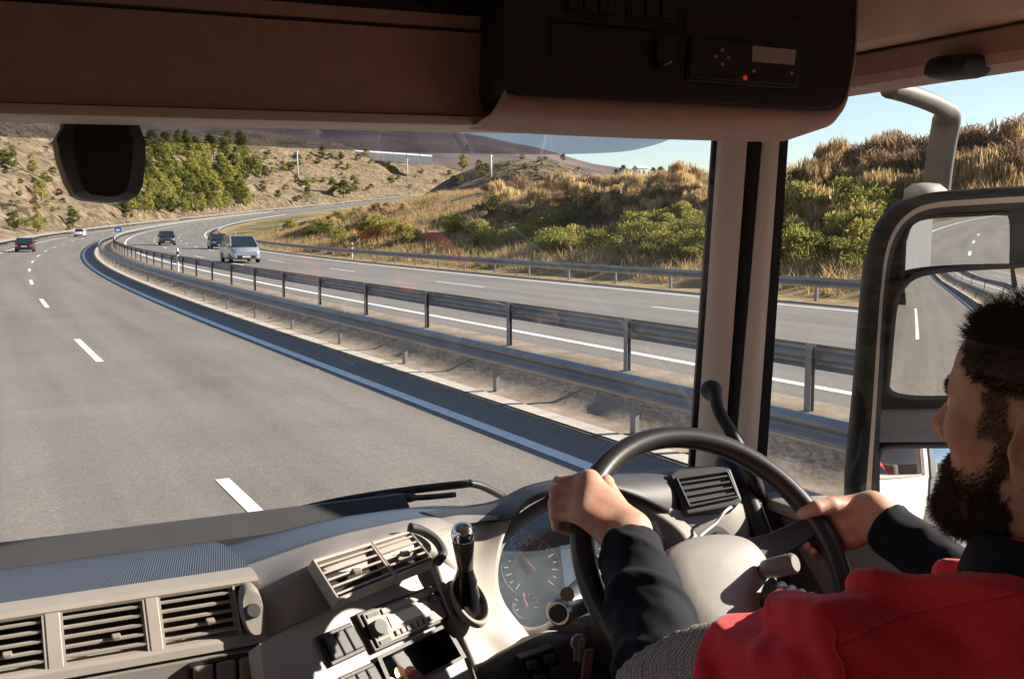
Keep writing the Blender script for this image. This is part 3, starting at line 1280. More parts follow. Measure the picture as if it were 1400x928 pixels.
SHR = {}
for kind, mm, n, lf, el, upw, cl, sp in (('green', M_GREEN, 1500, (.022, .055), 1.9, .45, 22, .34), ('olive', M_OLIVE, 1300, (.02, .05), 1.9, .35, 20, .32),
                                         ('straw', M_STRAW, 620, (.03, .05), 7.0, .8, 16, .3), ('brown', M_BROWN, 600, (.02, .045), 6.0, .6, 14, .32)):
    for k in range(3):
        rng = np.random.default_rng(300 + k + len(kind) * 7)
        pts = crown_points(n, rng, cl, sp, .12, .95, .62, lambda f: math.sqrt(max(.02, 1 - (f * .95) ** 2)))
        v, f = quad_cloud(pts, rng.uniform(*lf, n), rng, el, (0, 0, 1), upw)
        v[:, 2] = np.maximum(v[:, 2], -.15)
        SHR[(kind, k)] = cloud_mesh('foliage', v, f, mm)
    b = MB()
    rng = np.random.default_rng(5)
    for a in range(7):
        q = a * .9
        b.tube([(0, 0, -.2), (.2 * math.cos(q), .2 * math.sin(q), .3), (.42 * math.cos(q), .42 * math.sin(q), .62)], [.025, .018, .006], 5)
    o = b.build('stems', M_BARK)
    SHR[kind] = o.data
    bpy.data.objects.remove(o)
S_LABEL = {'green': ('green_shrub', 'bright yellow-green shrub on the lower slope of the roadside bank', 'green shrubs along the foot of the bank'),
           'olive': ('olive_shrub', 'dull olive-green bush on the roadside bank', 'olive bushes on the bank'),
           'straw': ('dry_grass_clump', 'tall straw-coloured clump of dry grass on the roadside bank', 'straw grass clumps on the bank'),
           'brown': ('dry_shrub', 'dry brown twiggy shrub on the roadside bank', 'dry brown shrubs on the bank')}


hill_bushes([(2, 200), (78, 200), (110, 300), (90, 320), (2, 318)], 34, 7, (5, 10), 41, 'left of the hanging sensor housing')
hill_bushes([(350, 205), (420, 210), (590, 224), (640, 250), (560, 262), (490, 268), (400, 282), (340, 282), (352, 250)], 60, 7, (4, 9), 42, 'between the wood and the bank')
hill_bushes([(640, 240), (680, 218), (740, 212), (810, 232), (760, 244), (680, 252)], 26, 7, (4, 8), 43, 'above the cut bank, below the skyline')


def shrubs(kind, poly, n, mind, hpx, seed, wide=1.2):
    r2 = random.Random(seed)
    for (u, v, p, k) in scatter_px(poly, n, mind, seed, 26):
        s, t = st_of(p[0], p[1])
        if t < 18.4 or k > 200:
            continue
        h = r2.uniform(*hpx) / FPX * k
        nm, lb, gp = S_LABEL[kind]
        lb = lb + (', seen through the side window' if u > 1000 else (', at its far left end' if u < 560 else (', behind the white marker post' if u < 740 else ', left of the pillar')))
        plant(nm, lb, 'shrub', gp, p, SHR[(kind, r2.randrange(3))], (h * wide * r2.uniform(.8, 1.3), h * wide * r2.uniform(.8, 1.3), h), r2.uniform(0, 6.28),
              SHR[kind], 'foliage', 'stems')


shrubs('green', [(500, 318), (620, 314), (700, 318), (790, 310), (960, 300), (960, 362), (800, 352), (640, 338), (500, 334)], 42, 11, (16, 30), 21)
shrubs('green', [(1070, 285), (1190, 290), (1190, 372), (1070, 366)], 16, 13, (26, 48), 22)
shrubs('green', [(380, 315), (460, 300), (470, 330), (390, 330)], 8, 8, (9, 16), 23)
shrubs('olive', [(640, 285), (960, 265), (960, 310), (700, 315)], 18, 14, (14, 28), 24)
shrubs('olive', [(1070, 250), (1200, 245), (1195, 300), (1070, 300)], 8, 16, (22, 36), 25)
shrubs('straw', [(560, 266), (700, 266), (960, 244), (960, 300), (860, 310), (760, 285), (640, 276)], 40, 11, (12, 24), 26)
shrubs('straw', [(400, 318), (540, 278), (560, 285), (480, 318)], 12, 9, (7, 12), 27)
shrubs('straw', [(1070, 236), (1400, 205), (1400, 260), (1210, 262), (1190, 330), (1070, 330)], 34, 14, (20, 40), 28)
shrubs('brown', [(640, 262), (960, 246), (960, 285), (700, 290)], 16, 14, (12, 22), 29)
shrubs('brown', [(1190, 215), (1400, 192), (1400, 250), (1200, 258)], 26, 13, (24, 44), 30)

# dry and green grass that nobody could count


def grass(name, n, srange, trange, hgt, mat, seed, dens=None, label=None):
    rng = np.random.default_rng(seed)
    s = srange[0] + (srange[1] - srange[0]) * rng.random(n) ** 1.3
    t = rng.uniform(*trange, n)
    if dens is not None:
        x, y = road_xy(s, t)
        steep = (height(s, t + .5) - height(s, t - .5))
        keep = rng.random(n) < dens(x, y, s, t) * (1 - .85 * sstep(.42, .75, steep))
        s, t = s[keep], t[keep]
    n = len(s)
    x, y = road_xy(s, t)
    z = height(s, t) - .03
    nb = 5
    base = np.repeat(np.stack([x, y, z], 1), nb, 0) + np.concatenate([rng.normal(0, .09, (n * nb, 2)), np.zeros((n * nb, 1))], 1)
    h = np.repeat(rng.uniform(*hgt, n), nb) * rng.uniform(.6, 1.15, n * nb)
    lean = rng.normal(0, .33, (n * nb, 2))
    tip = base + np.stack([lean[:, 0] * h, lean[:, 1] * h, h], 1)
    a = rng.uniform(0, 6.283, n * nb)
    w = (.012 + .02 * h)[:, None]
    sd = np.stack([np.cos(a), np.sin(a), np.zeros_like(a)], 1) * w
    v = np.stack([base - sd, base + sd, tip], 1).reshape(-1, 3)
    f = np.arange(len(v)).reshape(-1, 3)
    me = cloud_mesh(name, v, f, mat)
    o = bpy.data.objects.new(name, me)
    COL.objects.link(o)
    tag(o, label, 'grass', kind='stuff')
    return o


grass('dry_grass', 26000, (24, 170), (19.2, 46), (.25, .75), M_STRAW, 1, lambda x, y, s, t: .35 + 2.2 * np.clip(fbm(x / 5, y / 5, 91) + .12, 0, .5), 'straw-coloured dry grass covering the roadside bank')
grass('green_grass', 8000, (24, 160), (18.9, 30), (.12, .45), M_GREEN, 2, lambda x, y, s, t: 2.5 * np.clip(fbm(x / 4, y / 4, 95) + .05, 0, .5), 'fresh green weeds at the foot of the roadside bank')
grass('verge_weeds', 2600, (24, 140), (17.2, 19.2), (.08, .28), M_GREEN, 3, lambda x, y, s, t: 3 * np.clip(fbm(x / 2, y / 2, 97), 0, .5), 'low green weeds along the verge under the guardrail')
# ================================================================== the lorry's cab
def Q(x, y, z):
    """cab coordinates: height measured from the eye"""
    return np.array((x, y, z + CAM_H))


M_BROWN_P = material('brown_trim_plastic', (.42, .275, .23), rough=.62, spec=.3, var=.06, vscale=30, bump=.15, bscale=260, bdist=.0007)
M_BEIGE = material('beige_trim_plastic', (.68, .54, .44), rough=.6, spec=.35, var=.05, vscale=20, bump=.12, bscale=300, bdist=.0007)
M_DASH = material('warm_grey_dash', (.27, .24, .22), rough=.55, spec=.4, var=.06, vscale=14, bump=.25, bscale=420, bdist=.0007)
M_DASHL = material('light_grey_dash', (.37, .33, .295), rough=.5, spec=.4, var=.05, vscale=14, bump=.15, bscale=420, bdist=.0007)
M_HOOD = material('charcoal_dash', (.06, .06, .064), rough=.55, spec=.4, var=.08, vscale=14, bump=.3, bscale=420, bdist=.0007)
M_BLACK = material('black_plastic', (.024, .021, .020), rough=.5, spec=.35, bump=.08, bscale=300, bdist=.0007)
M_GLOSSB = material('gloss_black', (.012, .012, .013), rough=.18, spec=.5)
M_RUB = material('black_seal', (.012, .011, .011), rough=.7)
M_CHROME = material('polished_metal', (.75, .75, .77), rough=.12, metal=1.0)
M_SATIN = material('satin_metal', (.42, .41, .40), rough=.35, metal=.9)
M_GLASS = glass_material('windscreen_glass', (.985, .99, .99), .6, .002, (.6, .58, .55), 2.0)
M_SIDEGL = glass_material('side_glass', (.97, .975, .97), .55, .0008, (.6, .55, .48), 2.0)
M_VISOR = glass_material('smoked_visor', (.36, .37, .46), .9, .006, (.3, .3, .35), 1.5)
M_MIRROR = material('mirror_glass', (.86, .87, .87), rough=.0, metal=1.0)
M_CABW = material('white_cab_paint', (.78, .78, .77), rough=.25, coat=.5)
M_TRAILER = material('trailer_tarpaulin', (.13, .13, .135), rough=.6, var=.08, vscale=.8)
M_FABRIC = material('grey_cab_fabric', (.12, .11, .105), rough=.9, var=.15, vscale=40)


M_RIMSUN = material('painted_rim_sunlight', (.34, .25, .185), rough=.55)
M_PILLAR = material('pillar_trim_beige', (.80, .66, .54), rough=.5, spec=.35)
M_MIRH = material('mirror_housing_black', (.007, .007, .007), rough=.6, spec=.2)


def ribbed_material():
    m = material('ribbed_dash_mat', (.075, .09, .125), rough=.34, spec=.75)
    nt = m.node_tree
    b = nt.nodes['Principled BSDF']
    tc = nt.nodes.new('ShaderNodeTexCoord')
    mp = nt.nodes.new('ShaderNodeMapping')
    mp.inputs['Rotation'].default_value = (0, 0, R_(12))
    w = nt.nodes.new('ShaderNodeTexWave')
    w.inputs['Scale'].default_value = 95
    w.inputs['Distortion'].default_value = 0
    w2 = nt.nodes.new('ShaderNodeTexWave')
    w2.bands_direction = 'Y'
    w2.inputs['Scale'].default_value = 60
    nt.links.new(tc.outputs['Object'], mp.inputs[0])
    nt.links.new(mp.outputs[0], w.inputs['Vector'])
    nt.links.new(mp.outputs[0], w2.inputs['Vector'])
    ad = nt.nodes.new('ShaderNodeMath')
    ad.operation = 'ADD'
    nt.links.new(w.outputs['Fac'], ad.inputs[0])
    nt.links.new(w2.outputs['Fac'], ad.inputs[1])
    bp = nt.nodes.new('ShaderNodeBump')
    bp.inputs['Strength'].default_value = .6
    bp.inputs['Distance'].default_value = .0012
    nt.links.new(ad.outputs[0], bp.inputs['Height'])
    nt.links.new(bp.outputs[0], b.inputs['Normal'])
    return m


M_RIB = ribbed_material()
M_TOPB = material('blue_grey_dash_top', (.075, .09, .125), rough=.36, spec=.75, bump=.2, bscale=500, bdist=.0006)


def xbox(mb, x0, x1, y0, y1, z0, z1, bev=0.0, tilt=0.0):
    """box in cab coordinates, optionally sheared a touch (z rises with x)"""
    b = MB().box(((x0 + x1) / 2, (y0 + y1) / 2, (z0 + z1) / 2), (x1 - x0, y1 - y0, z1 - z0), None, bev)
    vs = [(x, y, z + tilt * x + CAM_H) for x, y, z in b.v]
    mb.add(vs, b.f)
    return mb


truck = thing('truck_cab', 'inside of the lorry cab with brown trim, pillar and windscreen around the view', 'truck', (.25, .4, 0))
TL = .021
xbox(MB(), -.93, .78, 1.398, 1.47, .144, .262, .006, TL).build('header_panel', M_BROWN_P, truck, smooth=True, auto=40)
xbox(MB(), -.93, .80, 1.388, 1.50, .130, .1435, .004, TL).build('header_lip', M_BEIGE, truck, smooth=True, auto=40)  # beige instead of the header brown, painting the lip's sunlit edge
xbox(MB(), -.93, .74, 1.404, 1.47, .267, .286, .004, TL).build('header_strip', M_BROWN_P, truck, smooth=True, auto=40)
xbox(MB(), -.93, 1.22, 1.52, 1.56, .19, .66).build('shelf_back', M_BLACK, truck)
xbox(MB(), -.93, .78, 1.42, 1.52, .2885, .30, 0, TL).build('shelf_floor', M_BLACK, truck)
xbox(MB(), -.93, .78, 1.46, 1.70, .158, .17, 0, TL).build('header_underside', M_BROWN_P, truck)
# roof, back wall, floor, left side
xbox(MB(), -.95, 1.45, -.75, 1.62, .66, .70).build('roof_lining', M_BEIGE, truck)
xbox(MB(), -1.0, 1.5, -.80, 1.9, .71, .76).build('roof_skin', M_CABW, truck)
xbox(MB(), -.95, 1.45, -.79, -.75, -1.3, .66).build('rear_wall', M_BEIGE, truck)
xbox(MB(), -.95, 1.45, -.75, 1.95, -1.34, -1.3).build('floor_mat', M_HOOD, truck)
xbox(MB(), -1.0, -.95, -.75, 1.85, -1.3, -.5).build('passenger_door', M_BEIGE, truck)
xbox(MB(), -1.0, -.95, -.75, -.05, -.5, .66).build('passenger_side_panel', M_BEIGE, truck)
xbox(MB(), -1.0, -.95, -.05, 1.85, .25, .66).build('passenger_side_panel', M_BEIGE, truck)
xbox(MB(), -1.0, -.93, 1.62, 1.80, -.5, .25).build('passenger_pillar', M_BEIGE, truck)
MB().grid([[Q(-.975, -.05, -.5), Q(-.975, 1.62, -.5)], [Q(-.975, -.05, .25), Q(-.975, 1.62, .25)]]).build('passenger_window', M_SIDEGL, truck)
# front shell below the windscreen
xbox(MB(), -1.0, 1.5, 1.98, 2.02, -1.6, -.62).build('front_panel', M_CABW, truck)


def ws_y(x, z):
    return 1.885 - .085 * ((x - .25) / 1.1) ** 2 - .15 * (z + .45)


MB().grid([[Q(x, ws_y(x, z), z) for x in np.linspace(-.93, 1.40, 24)] for z in np.linspace(-.66, .66, 12)]).build('windscreen', M_GLASS, truck, smooth=True)
xbox(MB(), -.95, 1.42, 1.72, 1.9, .45, .66).build('windscreen_header', M_RUB, truck)
# smoked visor outside the windscreen
ve = [(-320, 172), (-150, 179), (0, 187), (150, 192), (298, 197), (420, 203), (572, 209), (680, 210.5), (769, 211), (847, 208), (885, 201), (910, 193), (930, 183), (950, 168), (970, 140)]
low = [P(u, v, Y=2.22 - .10 * ((u - 400) / 700) ** 2) for u, v in ve]
low = catmull(low, 60)
rows = [low]
for k in range(1, 7):
    f = k / 6
    rows.append([np.array((p[0], p[1] - .16 * f, p[2] * (1 - f) + (CAM_H + .62) * f)) for p in low])
MB().grid(rows).build('sun_visor', M_VISOR, truck, smooth=True)

# ---- driver's side pillar: five upright strips
vt, vb = 120, 760


def strip_px(name, mat, uT0, uT1, uB0, uB1, Y0, Y1, off, bev):
    # u given at v=190 and v=590, extended along the same lines
    def uu(a, b, v):
        return a + (b - a) * (v - 190) / 400.0
    ring = []
    rows = []
    for v in np.linspace(vt, vb, 10):
        dy = .06 * (v - 190) / 400
        a = P(uu(uT0, uB0, v), v, Y=Y0 + dy)
        b = P(uu(uT1, uB1, v), v, Y=Y1 + dy)
        mid = (a + b) / 2 + np.array((-.006, -.006, 0)) * (1 if bev else 0)
        q = a * .8 + b * .2 + np.array((-.004, -.004, 0)) * (1 if bev else 0)
        q2 = a * .2 + b * .8 + np.array((-.004, -.004, 0)) * (1 if bev else 0)
        o = np.array((.03, .045, 0)) * off
        rows.append([a, q, mid, q2, b, b + o, a + o])
    return MB().loft(rows).build(name, mat, truck, smooth=True, auto=50)


strip_px('windscreen_seal', M_RUB, 975, 982.5, 946, 955, 1.735, 1.728, 1.0, 0)
strip_px('pillar_trim', M_PILLAR, 981.5, 1022, 954, 992, 1.722, 1.662, 1.0, 1)
strip_px('pillar_gap', M_RUB, 1020, 1044, 990, 1007, 1.675, 1.645, 1.0, 0)
strip_px('pillar_trim', M_PILLAR, 1042, 1066, 1006, 1037, 1.648, 1.616, 1.0, 1)
strip_px('door_seal', M_RUB, 1064.5, 1078, 1035.5, 1051, 1.618, 1.600, 1.0, 0)

# ---- driver's door, roof rail and window
rail = [(1.39, .232), (1.352, .236), (1.345, .25), (1.345, .283), (1.352, .288)]
rail2 = [(1.345, .292), (1.325, .30), (1.22, .48), (1.10, .62), (.98, .665), (1.42, .665), (1.42, .292)]
MB().loft([[Q(x, y, z) for x, z in rail + [(1.42, .288), (1.42, .232)]] for y in (-.75, 1.62)]).build('roof_rail', M_BROWN_P, truck)
MB().loft([[Q(x, y, z) for x, z in rail2] for y in (-.75, 1.62)]).build('roof_rail_cover', M_BEIGE, truck)
xbox(MB(), 1.355, 1.47, -.75, 1.78, -1.35, -.535, .02).build('door_panel', M_DASH, truck, smooth=True, auto=40)
xbox(MB(), 1.33, 1.45, -.75, 1.62, -.533, -.508, .01).build('window_sill', M_DASHL, truck, smooth=True, auto=40)
xbox(MB(), 1.36, 1.45, -.75, -.05, -.508, .232).build('door_post', M_BEIGE, truck)
MB().grid([[Q(1.425, y, z) for y in (-.05, 1.0, 1.60)] for z in (-.508, .232)]).build('side_window', M_SIDEGL, truck)
# outer skin of the driver's side, seen in the mirrors
xbox(MB(), 1.472, 1.50, -.78, 1.74, -1.75, -.53, .01).build('outer_door_skin', M_CABW, truck)
xbox(MB(), 1.452, 1.50, -.80, -.08, -.528, .70, .01).build('outer_side_skin', M_CABW, truck)
xbox(MB(), 1.43, 1.50, -.80, 1.70, .292, .70).build('outer_roof_side', M_CABW, truck)
gh = MB()
a, b = P(1284, 104, X=1.345), P(1338, 99, X=1.345)
a2, b2 = P(1290, 84, X=1.345), P(1332, 80, X=1.345)
rows = []
for o, k in ((.02, 1.0), (-.012, 1.0), (-.03, .86), (-.034, .6)):
    c = (a + b + a2 + b2) / 4
    sec = []
    for q in np.linspace(0, 2 * math.pi, 20, endpoint=False):
        cx = math.copysign(abs(math.cos(q)) ** .5, math.cos(q)) * k
        cz = math.copysign(abs(math.sin(q)) ** .6, math.sin(q)) * k
        sec.append(c + (b - a) * .60 * cx + (a2 - a) * .82 * cz + np.array((o, 0, 0)))
    rows.append(sec)
gh.loft(rows)
gh.build('grab_handle', M_BLACK, truck, smooth=True, auto=50)
# grab bar on the pillar
h0 = P(977, 545, Y=1.60)
g = MB().tube(catmull([h0 + (.012, .03, .012), h0 + (0, 0, .01), P(983, 562, Y=1.57), P(1000, 592, Y=1.545), P(1014, 618, Y=1.53), P(1030, 652, Y=1.52), P(1046, 690, Y=1.54)], 22), [.020, .021, .019] + [.012] * 19, 12)
g.build('pillar_grab_bar', M_BLACK, truck, smooth=True)

# ================================================================== trailer behind (seen in the mirror)
tr = thing('semi_trailer', 'grey side of the trailer, seen only in the upper door mirror', 'trailer', (.25, -7, 0))
MB().box((.25, -7.9, 2.55), (2.5, 12.2, 2.7), None, .03).build('box_body', M_TRAILER, tr)
for y in (-10.6, -11.9, -13.2):
    for sx in (-.95, 1.45):
        MB().disc((sx, y, .5), (1, 0, 0), .5, 24, .3).build('wheel', M_TYRE, tr)
MB().box((.25, -7.9, 1.08), (2.0, 12, .22)).build('chassis', M_TRIM, tr)

# ================================================================== dashboard
dash = thing('dashboard', 'grey-beige wrap-round lorry dashboard with vents, radio and dials', 'dashboard', (.4, 1.5, CAM_H - 1.2))
XL = -.95


def prof_x(mb, prof, x0, x1, closed=True):
    mb.loft([[Q(x, y, z) for y, z in prof] for x in (x0, x1)])
    return mb


prof_x(MB(), [(1.83, -.525), (1.795, -.487), (1.785, -.4865), (1.742, -.514), (1.742, -.56), (1.83, -.56)], XL, .70).build('windscreen_base_strip', M_HOOD, dash)
prof_x(MB(), [(1.741, -.5145), (1.66, -.500), (1.56, -.492), (1.503, -.4895), (1.503, -.54), (1.741, -.56)], XL, .349).build('ribbed_top', M_RIB, dash)
prof_x(MB(), [(1.502, -.4885), (1.478, -.4870), (1.458, -.4885), (1.452, -.4935), (1.453, -.4975), (1.50, -.503)], XL, .349).build('vent_top_trim', M_DASHL, dash, smooth=True, auto=30)
prof_x(MB(), [(1.50, -.503), (1.485, -.5035), (1.452, -.552), (1.452, -.57), (1.50, -.57)], XL, .349).build('vent_channel', M_BLACK, dash)
prof_x(MB(), [(1.452, -.5525), (1.412, -.5535), (1.407, -.5575), (1.404, -.5665), (1.41, -.5695), (1.452, -.5695)], XL, .349).build('vent_bottom_trim', M_DASHL, dash, smooth=True, auto=30)
prof_x(MB(), [(1.412, -.571), (1.402, -.573), (1.385, -.72), (1.40, -.95), (1.46, -.95), (1.46, -.571)], XL, .347).build('glovebox_panel', M_DASH, dash, smooth=True, auto=30)


def louvre(x0, x1, knob):
    """one passenger vent: slats across the channel"""
    cx = (x0 + x1) / 2
    v = MB()
    # frame uprights
    for x in (x0, x1):
        v.loft([[Q(x - .0015, 1.4535, -.4955), Q(x + .0015, 1.4535, -.4955), Q(x + .0015, 1.413, -.5535), Q(x - .0015, 1.413, -.5535)],
                [Q(x - .0015, 1.485, -.5035), Q(x + .0015, 1.485, -.5035), Q(x + .0015, 1.452, -.5535), Q(x - .0015, 1.452, -.5535)]])
    v.loft([[Q(x, 1.4535, -.4945), Q(x, 1.4535, -.4985), Q(x, 1.4565, -.4995), Q(x, 1.4565, -.4955)] for x in (x0 - .001, x1 + .001)])
    o = v.build('air_vent', M_DASHL, dash)
    for k in range(5):
        f = (k + .62) / 5.3
        y = 1.456 - .042 * f
        z = -.4975 - .054 * f
        s = MB()
        s.loft([[Q(x, y, z), Q(x, y + .007, z + .0002), Q(x, y + .007, z - .0012), Q(x, y, z - .0026)] for x in (x0 + .002, x1 - .002)])
        s.build('slat', M_DASHL, o)
    kx = x0 + (x1 - x0) * .62
    f = .62
    MB().box(Q(kx, 1.452 - .042 * f, -.4975 - .054 * f), (.011, .012, .005), None, .0015).build('tab', M_DASHL, o)
    return o


for i, (x0, x1) in enumerate(((-.185, -.062), (-.045, .070), (.092, .194), (.214, .314))):
    louvre(x0, x1, True)
for (x0, x1) in ((-.062, -.045), (.070, .092), (.194, .214)):
    MB().loft([[Q(x0 + .0015, 1.455, -.4915), Q(x1 - .0015, 1.455, -.4915), Q(x1 - .0015, 1.411, -.5545), Q(x0 + .0015, 1.411, -.5545)],
               [Q(x0 + .0015, 1.49, -.500), Q(x1 - .0015, 1.49, -.500), Q(x1 - .0015, 1.455, -.5545), Q(x0 + .0015, 1.455, -.5545)]]).build('vent_divider', M_DASHL, dash, bevel=.0015)
# rounded end of the passenger vents with its thumb wheel
w = MB()
rows = []
for k, f in ((1, 0), (1, .014), (.86, .02)):
    rows.append([Q(.332 + .016 * math.copysign(abs(math.cos(q)) ** .8, math.cos(q)) * k, 1.431 - .020 * math.sin(q) * -1 * k * 1.05 - f, -.5235 + .030 * math.sin(q) * k) for q in np.linspace(0, 2 * math.pi, 24, endpoint=False)])
w.loft(rows).build('vent_end_cap', M_DASH, dash, smooth=True, auto=40)
MB().disc(Q(.331, 1.412, -.522), (0, -.8, .45), .0105, 20, .006, .009).build('thumb_wheel', M_HOOD, dash, smooth=True, auto=40)

# passenger switches
sw = MB().box(Q(.288, 1.3985, -.592), (.098, .014, .036), None, .005).build('switch_panel', M_BLACK, dash)
for k in range(3):
    MB().box(Q(.258 + k * .03, 1.393, -.592), (.026, .012, .030), None, .004).build('rocker', M_DASH, sw)

# ---- console plane
psi, tau = R_(65), R_(36)
PO = P(484, 840, D=1.52)
hd = np.array((math.sin(psi), math.cos(psi), 0))
nb = np.array((hd[1], -hd[0], 0))
wd = nb * math.sin(tau) - np.array((0, 0, 1)) * math.cos(tau)
PN = nrm(np.cross(wd, hd))
if PN[1] > 0:
    PN = -PN


def pp(u, v, off=0.0):
    return on_plane(u, v, PO, PN) + PN * off


def ppY(u, v):
    return float(pp(u, v)[1])


# centre pad: from the windscreen back over the crest and down to the console face
padrows = [[(283, 753, 1.72), (430, 716, 1.72), (500, 703, 1.72), (590, 693, 1.72), (690, 694, 1.70)],
           [(311, 781, 1.575), (430, 741, 1.585), (500, 723, 1.60), (585, 708, 1.62), (668, 712, 1.60)],
           [(341, 809, 1.452), (424, 770, 1.445), (490, 747, 1.475), (557, 727, 1.51), (612, 733, 1.525)],
           [(352, 838, 1.425), (441, 798, 1.415), (510, 771, 1.445), (578, 748, 1.48), (628, 765, 1.505)],
           [(356, 876, 1.412), (459, 829, ppY(459, 829) - .006), (525, 801, ppY(525, 801) - .006), (593, 773, ppY(593, 773) - .006), (640, 812, 1.482)]]
G_ = patch(padrows, 44, 33)
MB().grid(G_[:9]).build('centre_top', M_TOPB, dash, smooth=True, solid=.004)
MB().grid(G_[8:]).build('centre_pad', M_DASHL, dash, smooth=True, solid=.004)
# console face
face = [(357, 878), (400, 857), (459, 830), (525, 802), (590, 775), (600, 800), (622, 850), (646, 906), (668, 975), (560, 1010), (470, 1010), (376, 1010)]
CQ = [(513, 898), (609, 852), (636, 899), (536, 952)]
key = face[:8] + [CQ[2], CQ[1], CQ[0], CQ[3], CQ[2]] + face[7:]
MB().prism([pp(u, v, -.004) for u, v in key], -PN * .03).build('console_face', M_DASHL, dash)


def px_slab(pts, base, thick, name, mat, parent, bev=0.0):
    """slab with a photo outline lying on the console plane, standing proud by base..base+thick"""
    return MB().prism([pp(u, v, base + thick) for u, v in pts], -PN * thick).build(name, mat, parent, bevel=bev)


def lerp_quad(q, a, b):
    (p0, p1, p2, p3) = [np.array(x, float) for x in q]
    return tuple((p0 * (1 - a) + p1 * a) * (1 - b) + (p3 * (1 - a) + p2 * a) * b)


def sub_quad(q, a0, a1, b0, b1):
    return [lerp_quad(q, a0, b0), lerp_quad(q, a1, b0), lerp_quad(q, a1, b1), lerp_quad(q, a0, b1)]


# radio
RQ = [(484, 840), (592, 799), (611, 848), (511, 893)]
radio = px_slab(RQ, -.002, .006, 'radio', M_BLACK, dash, .002)
px_slab(sub_quad(RQ, .05, .97, .07, .93), .004, .004, 'radio_fascia', M_DASH, radio, .0015)
px_slab(sub_quad(RQ, .30, .80, .34, .62), .008, .0015, 'display', material('radio_display', (.62, .57, .40), rough=.3), radio)
px_slab(sub_quad(RQ, .26, .86, .12, .26), .008, .003, 'cassette_slot', M_DASHL, radio, .001)
for k in range(7):
    px_slab(sub_quad(RQ, .30 + k * .075, .355 + k * .075, .72, .86), .008, .003, 'button', M_DASH, radio, .001)
for (a, b, r) in ((.13, .52, .0125), (.90, .34, .0085)):
    u, v = lerp_quad(RQ, a, b)
    MB().disc(pp(u, v, .006), PN, r, 22, .012, r * .88).build('knob', M_HOOD if a < .5 else M_CHROME, radio, smooth=True, auto=40)
for k in range(3):
    px_slab(sub_quad(RQ, .08, .22, .12 + k * .26 if k != 1 else .80, .22 + k * .26 if k != 1 else .9), .008, .002, 'button', M_HOOD, radio)
# open cubby with coins and papers
CQ = [(513, 898), (609, 852), (636, 899), (536, 952)]
cub = MB()
rim = [pp(u, v, .004) for u, v in CQ]
inn = [pp(*lerp_quad(CQ, a, b), .004) for a, b in ((.05, .09), (.95, .09), (.95, .91), (.05, .91))]
dep = [p - PN * .05 for p in inn]
cub.grid([rim, inn, dep], close_u=True)
cubo = cub.build('cubby', M_BLACK, dash)
MB().add(dep, [(0, 1, 2, 3)]).build('cubby_back', M_BLACK, cubo)
rngc = random.Random(3)
for k in range(9):
    a, b = rngc.uniform(.1, .5), rngc.uniform(.55, .88)
    u, v = lerp_quad(CQ, a, b)
    MB().disc(pp(u, v, -.02 - rngc.random() * .012), PN + np.array((rngc.uniform(-.5, .5), 0, rngc.uniform(-.3, .5))), .011, 16, .002).build('coin', material('copper_coin', (.55, .26, .13), rough=.35, metal=.9) if k == 0 else bpy.data.materials['copper_coin'], cubo)
# two switch blocks left of the radio
for SQ in ([(433, 869.5), (478, 851), (500, 889), (453, 911)], [(462, 926), (508, 905), (530, 945), (482, 968)]):
    so = px_slab(SQ, -.002, .005, 'switch_panel', M_BLACK, dash, .0015)
    for k in range(3):
        px_slab(sub_quad(SQ, .07 + k * .30, .34 + k * .30, .12, .88), .003, .006, 'rocker', M_HOOD, so, .002)

# centre vents
VQ = [(424, 769), (557, 728), (592, 771), (460, 826)]
VO = P(424, 769, D=1.492)
vpsi, vtau = R_(66), R_(52)
vh = np.array((math.sin(vpsi), math.cos(vpsi), 0))
vnb = np.array((vh[1], -vh[0], 0))
vwd = vnb * math.sin(vtau) - np.array((0, 0, 1)) * math.cos(vtau)
VN = nrm(np.cross(vwd, vh))
if VN[1] > 0:
    VN = -VN


def vp(u, v, off=0.0):
    return on_plane(u, v, VO, VN) + VN * off


def quad_frame(q, pf, w_a, w_b, off, depth, name, mat, parent, bev=.0015):
    out = [pf(*lerp_quad(q, a, b), off) for a, b in ((0, 0), (1, 0), (1, 1), (0, 1))]
    inn = [pf(*lerp_quad(q, a, b), off) for a, b in ((w_a, w_b), (1 - w_a, w_b), (1 - w_a, 1 - w_b), (w_a, 1 - w_b))]
    n = nrm(np.cross(out[1] - out[0], out[3] - out[0]))
    if n @ (CAMP - out[0]) < 0:
        n = -n
    back = [p - n * depth for p in out]
    ib = [p - n * depth for p in inn]
    m = MB()
    m.grid([back, out, inn, ib], close_u=True)
    return m.build(name, mat, parent, bevel=bev), inn, n


def louvre_px(q, pf, off, name, mat, slat_mat, nsl, parent, tabs=True):
    o, inn, n = quad_frame(q, pf, .035, .08, off, .02, name, mat, parent)
    MB().add([p - n * .016 for p in inn], [(0, 1, 2, 3)]).build('vent_back', M_BLACK, o)
    dn = nrm(inn[3] - inn[0])
    for k in range(nsl):
        f = (k + .45) / nsl
        a = inn[0] + (inn[3] - inn[0]) * f
        b = inn[1] + (inn[2] - inn[1]) * f
        e = .0032
        MB().loft([[p - n * .001, p - n * .010 - dn * .001, p - n * .010 + dn * .0008, p - n * .001 + dn * e] for p in (a + nrm(b - a) * .001, b - nrm(b - a) * .001)]).build('slat', slat_mat, o)
    if tabs:
        c = inn[0] * .22 + inn[1] * .22 + inn[2] * .28 + inn[3] * .28
        MB().box(c, (.013, .013, .007), None, .002).build('tab', mat, o)
    return o


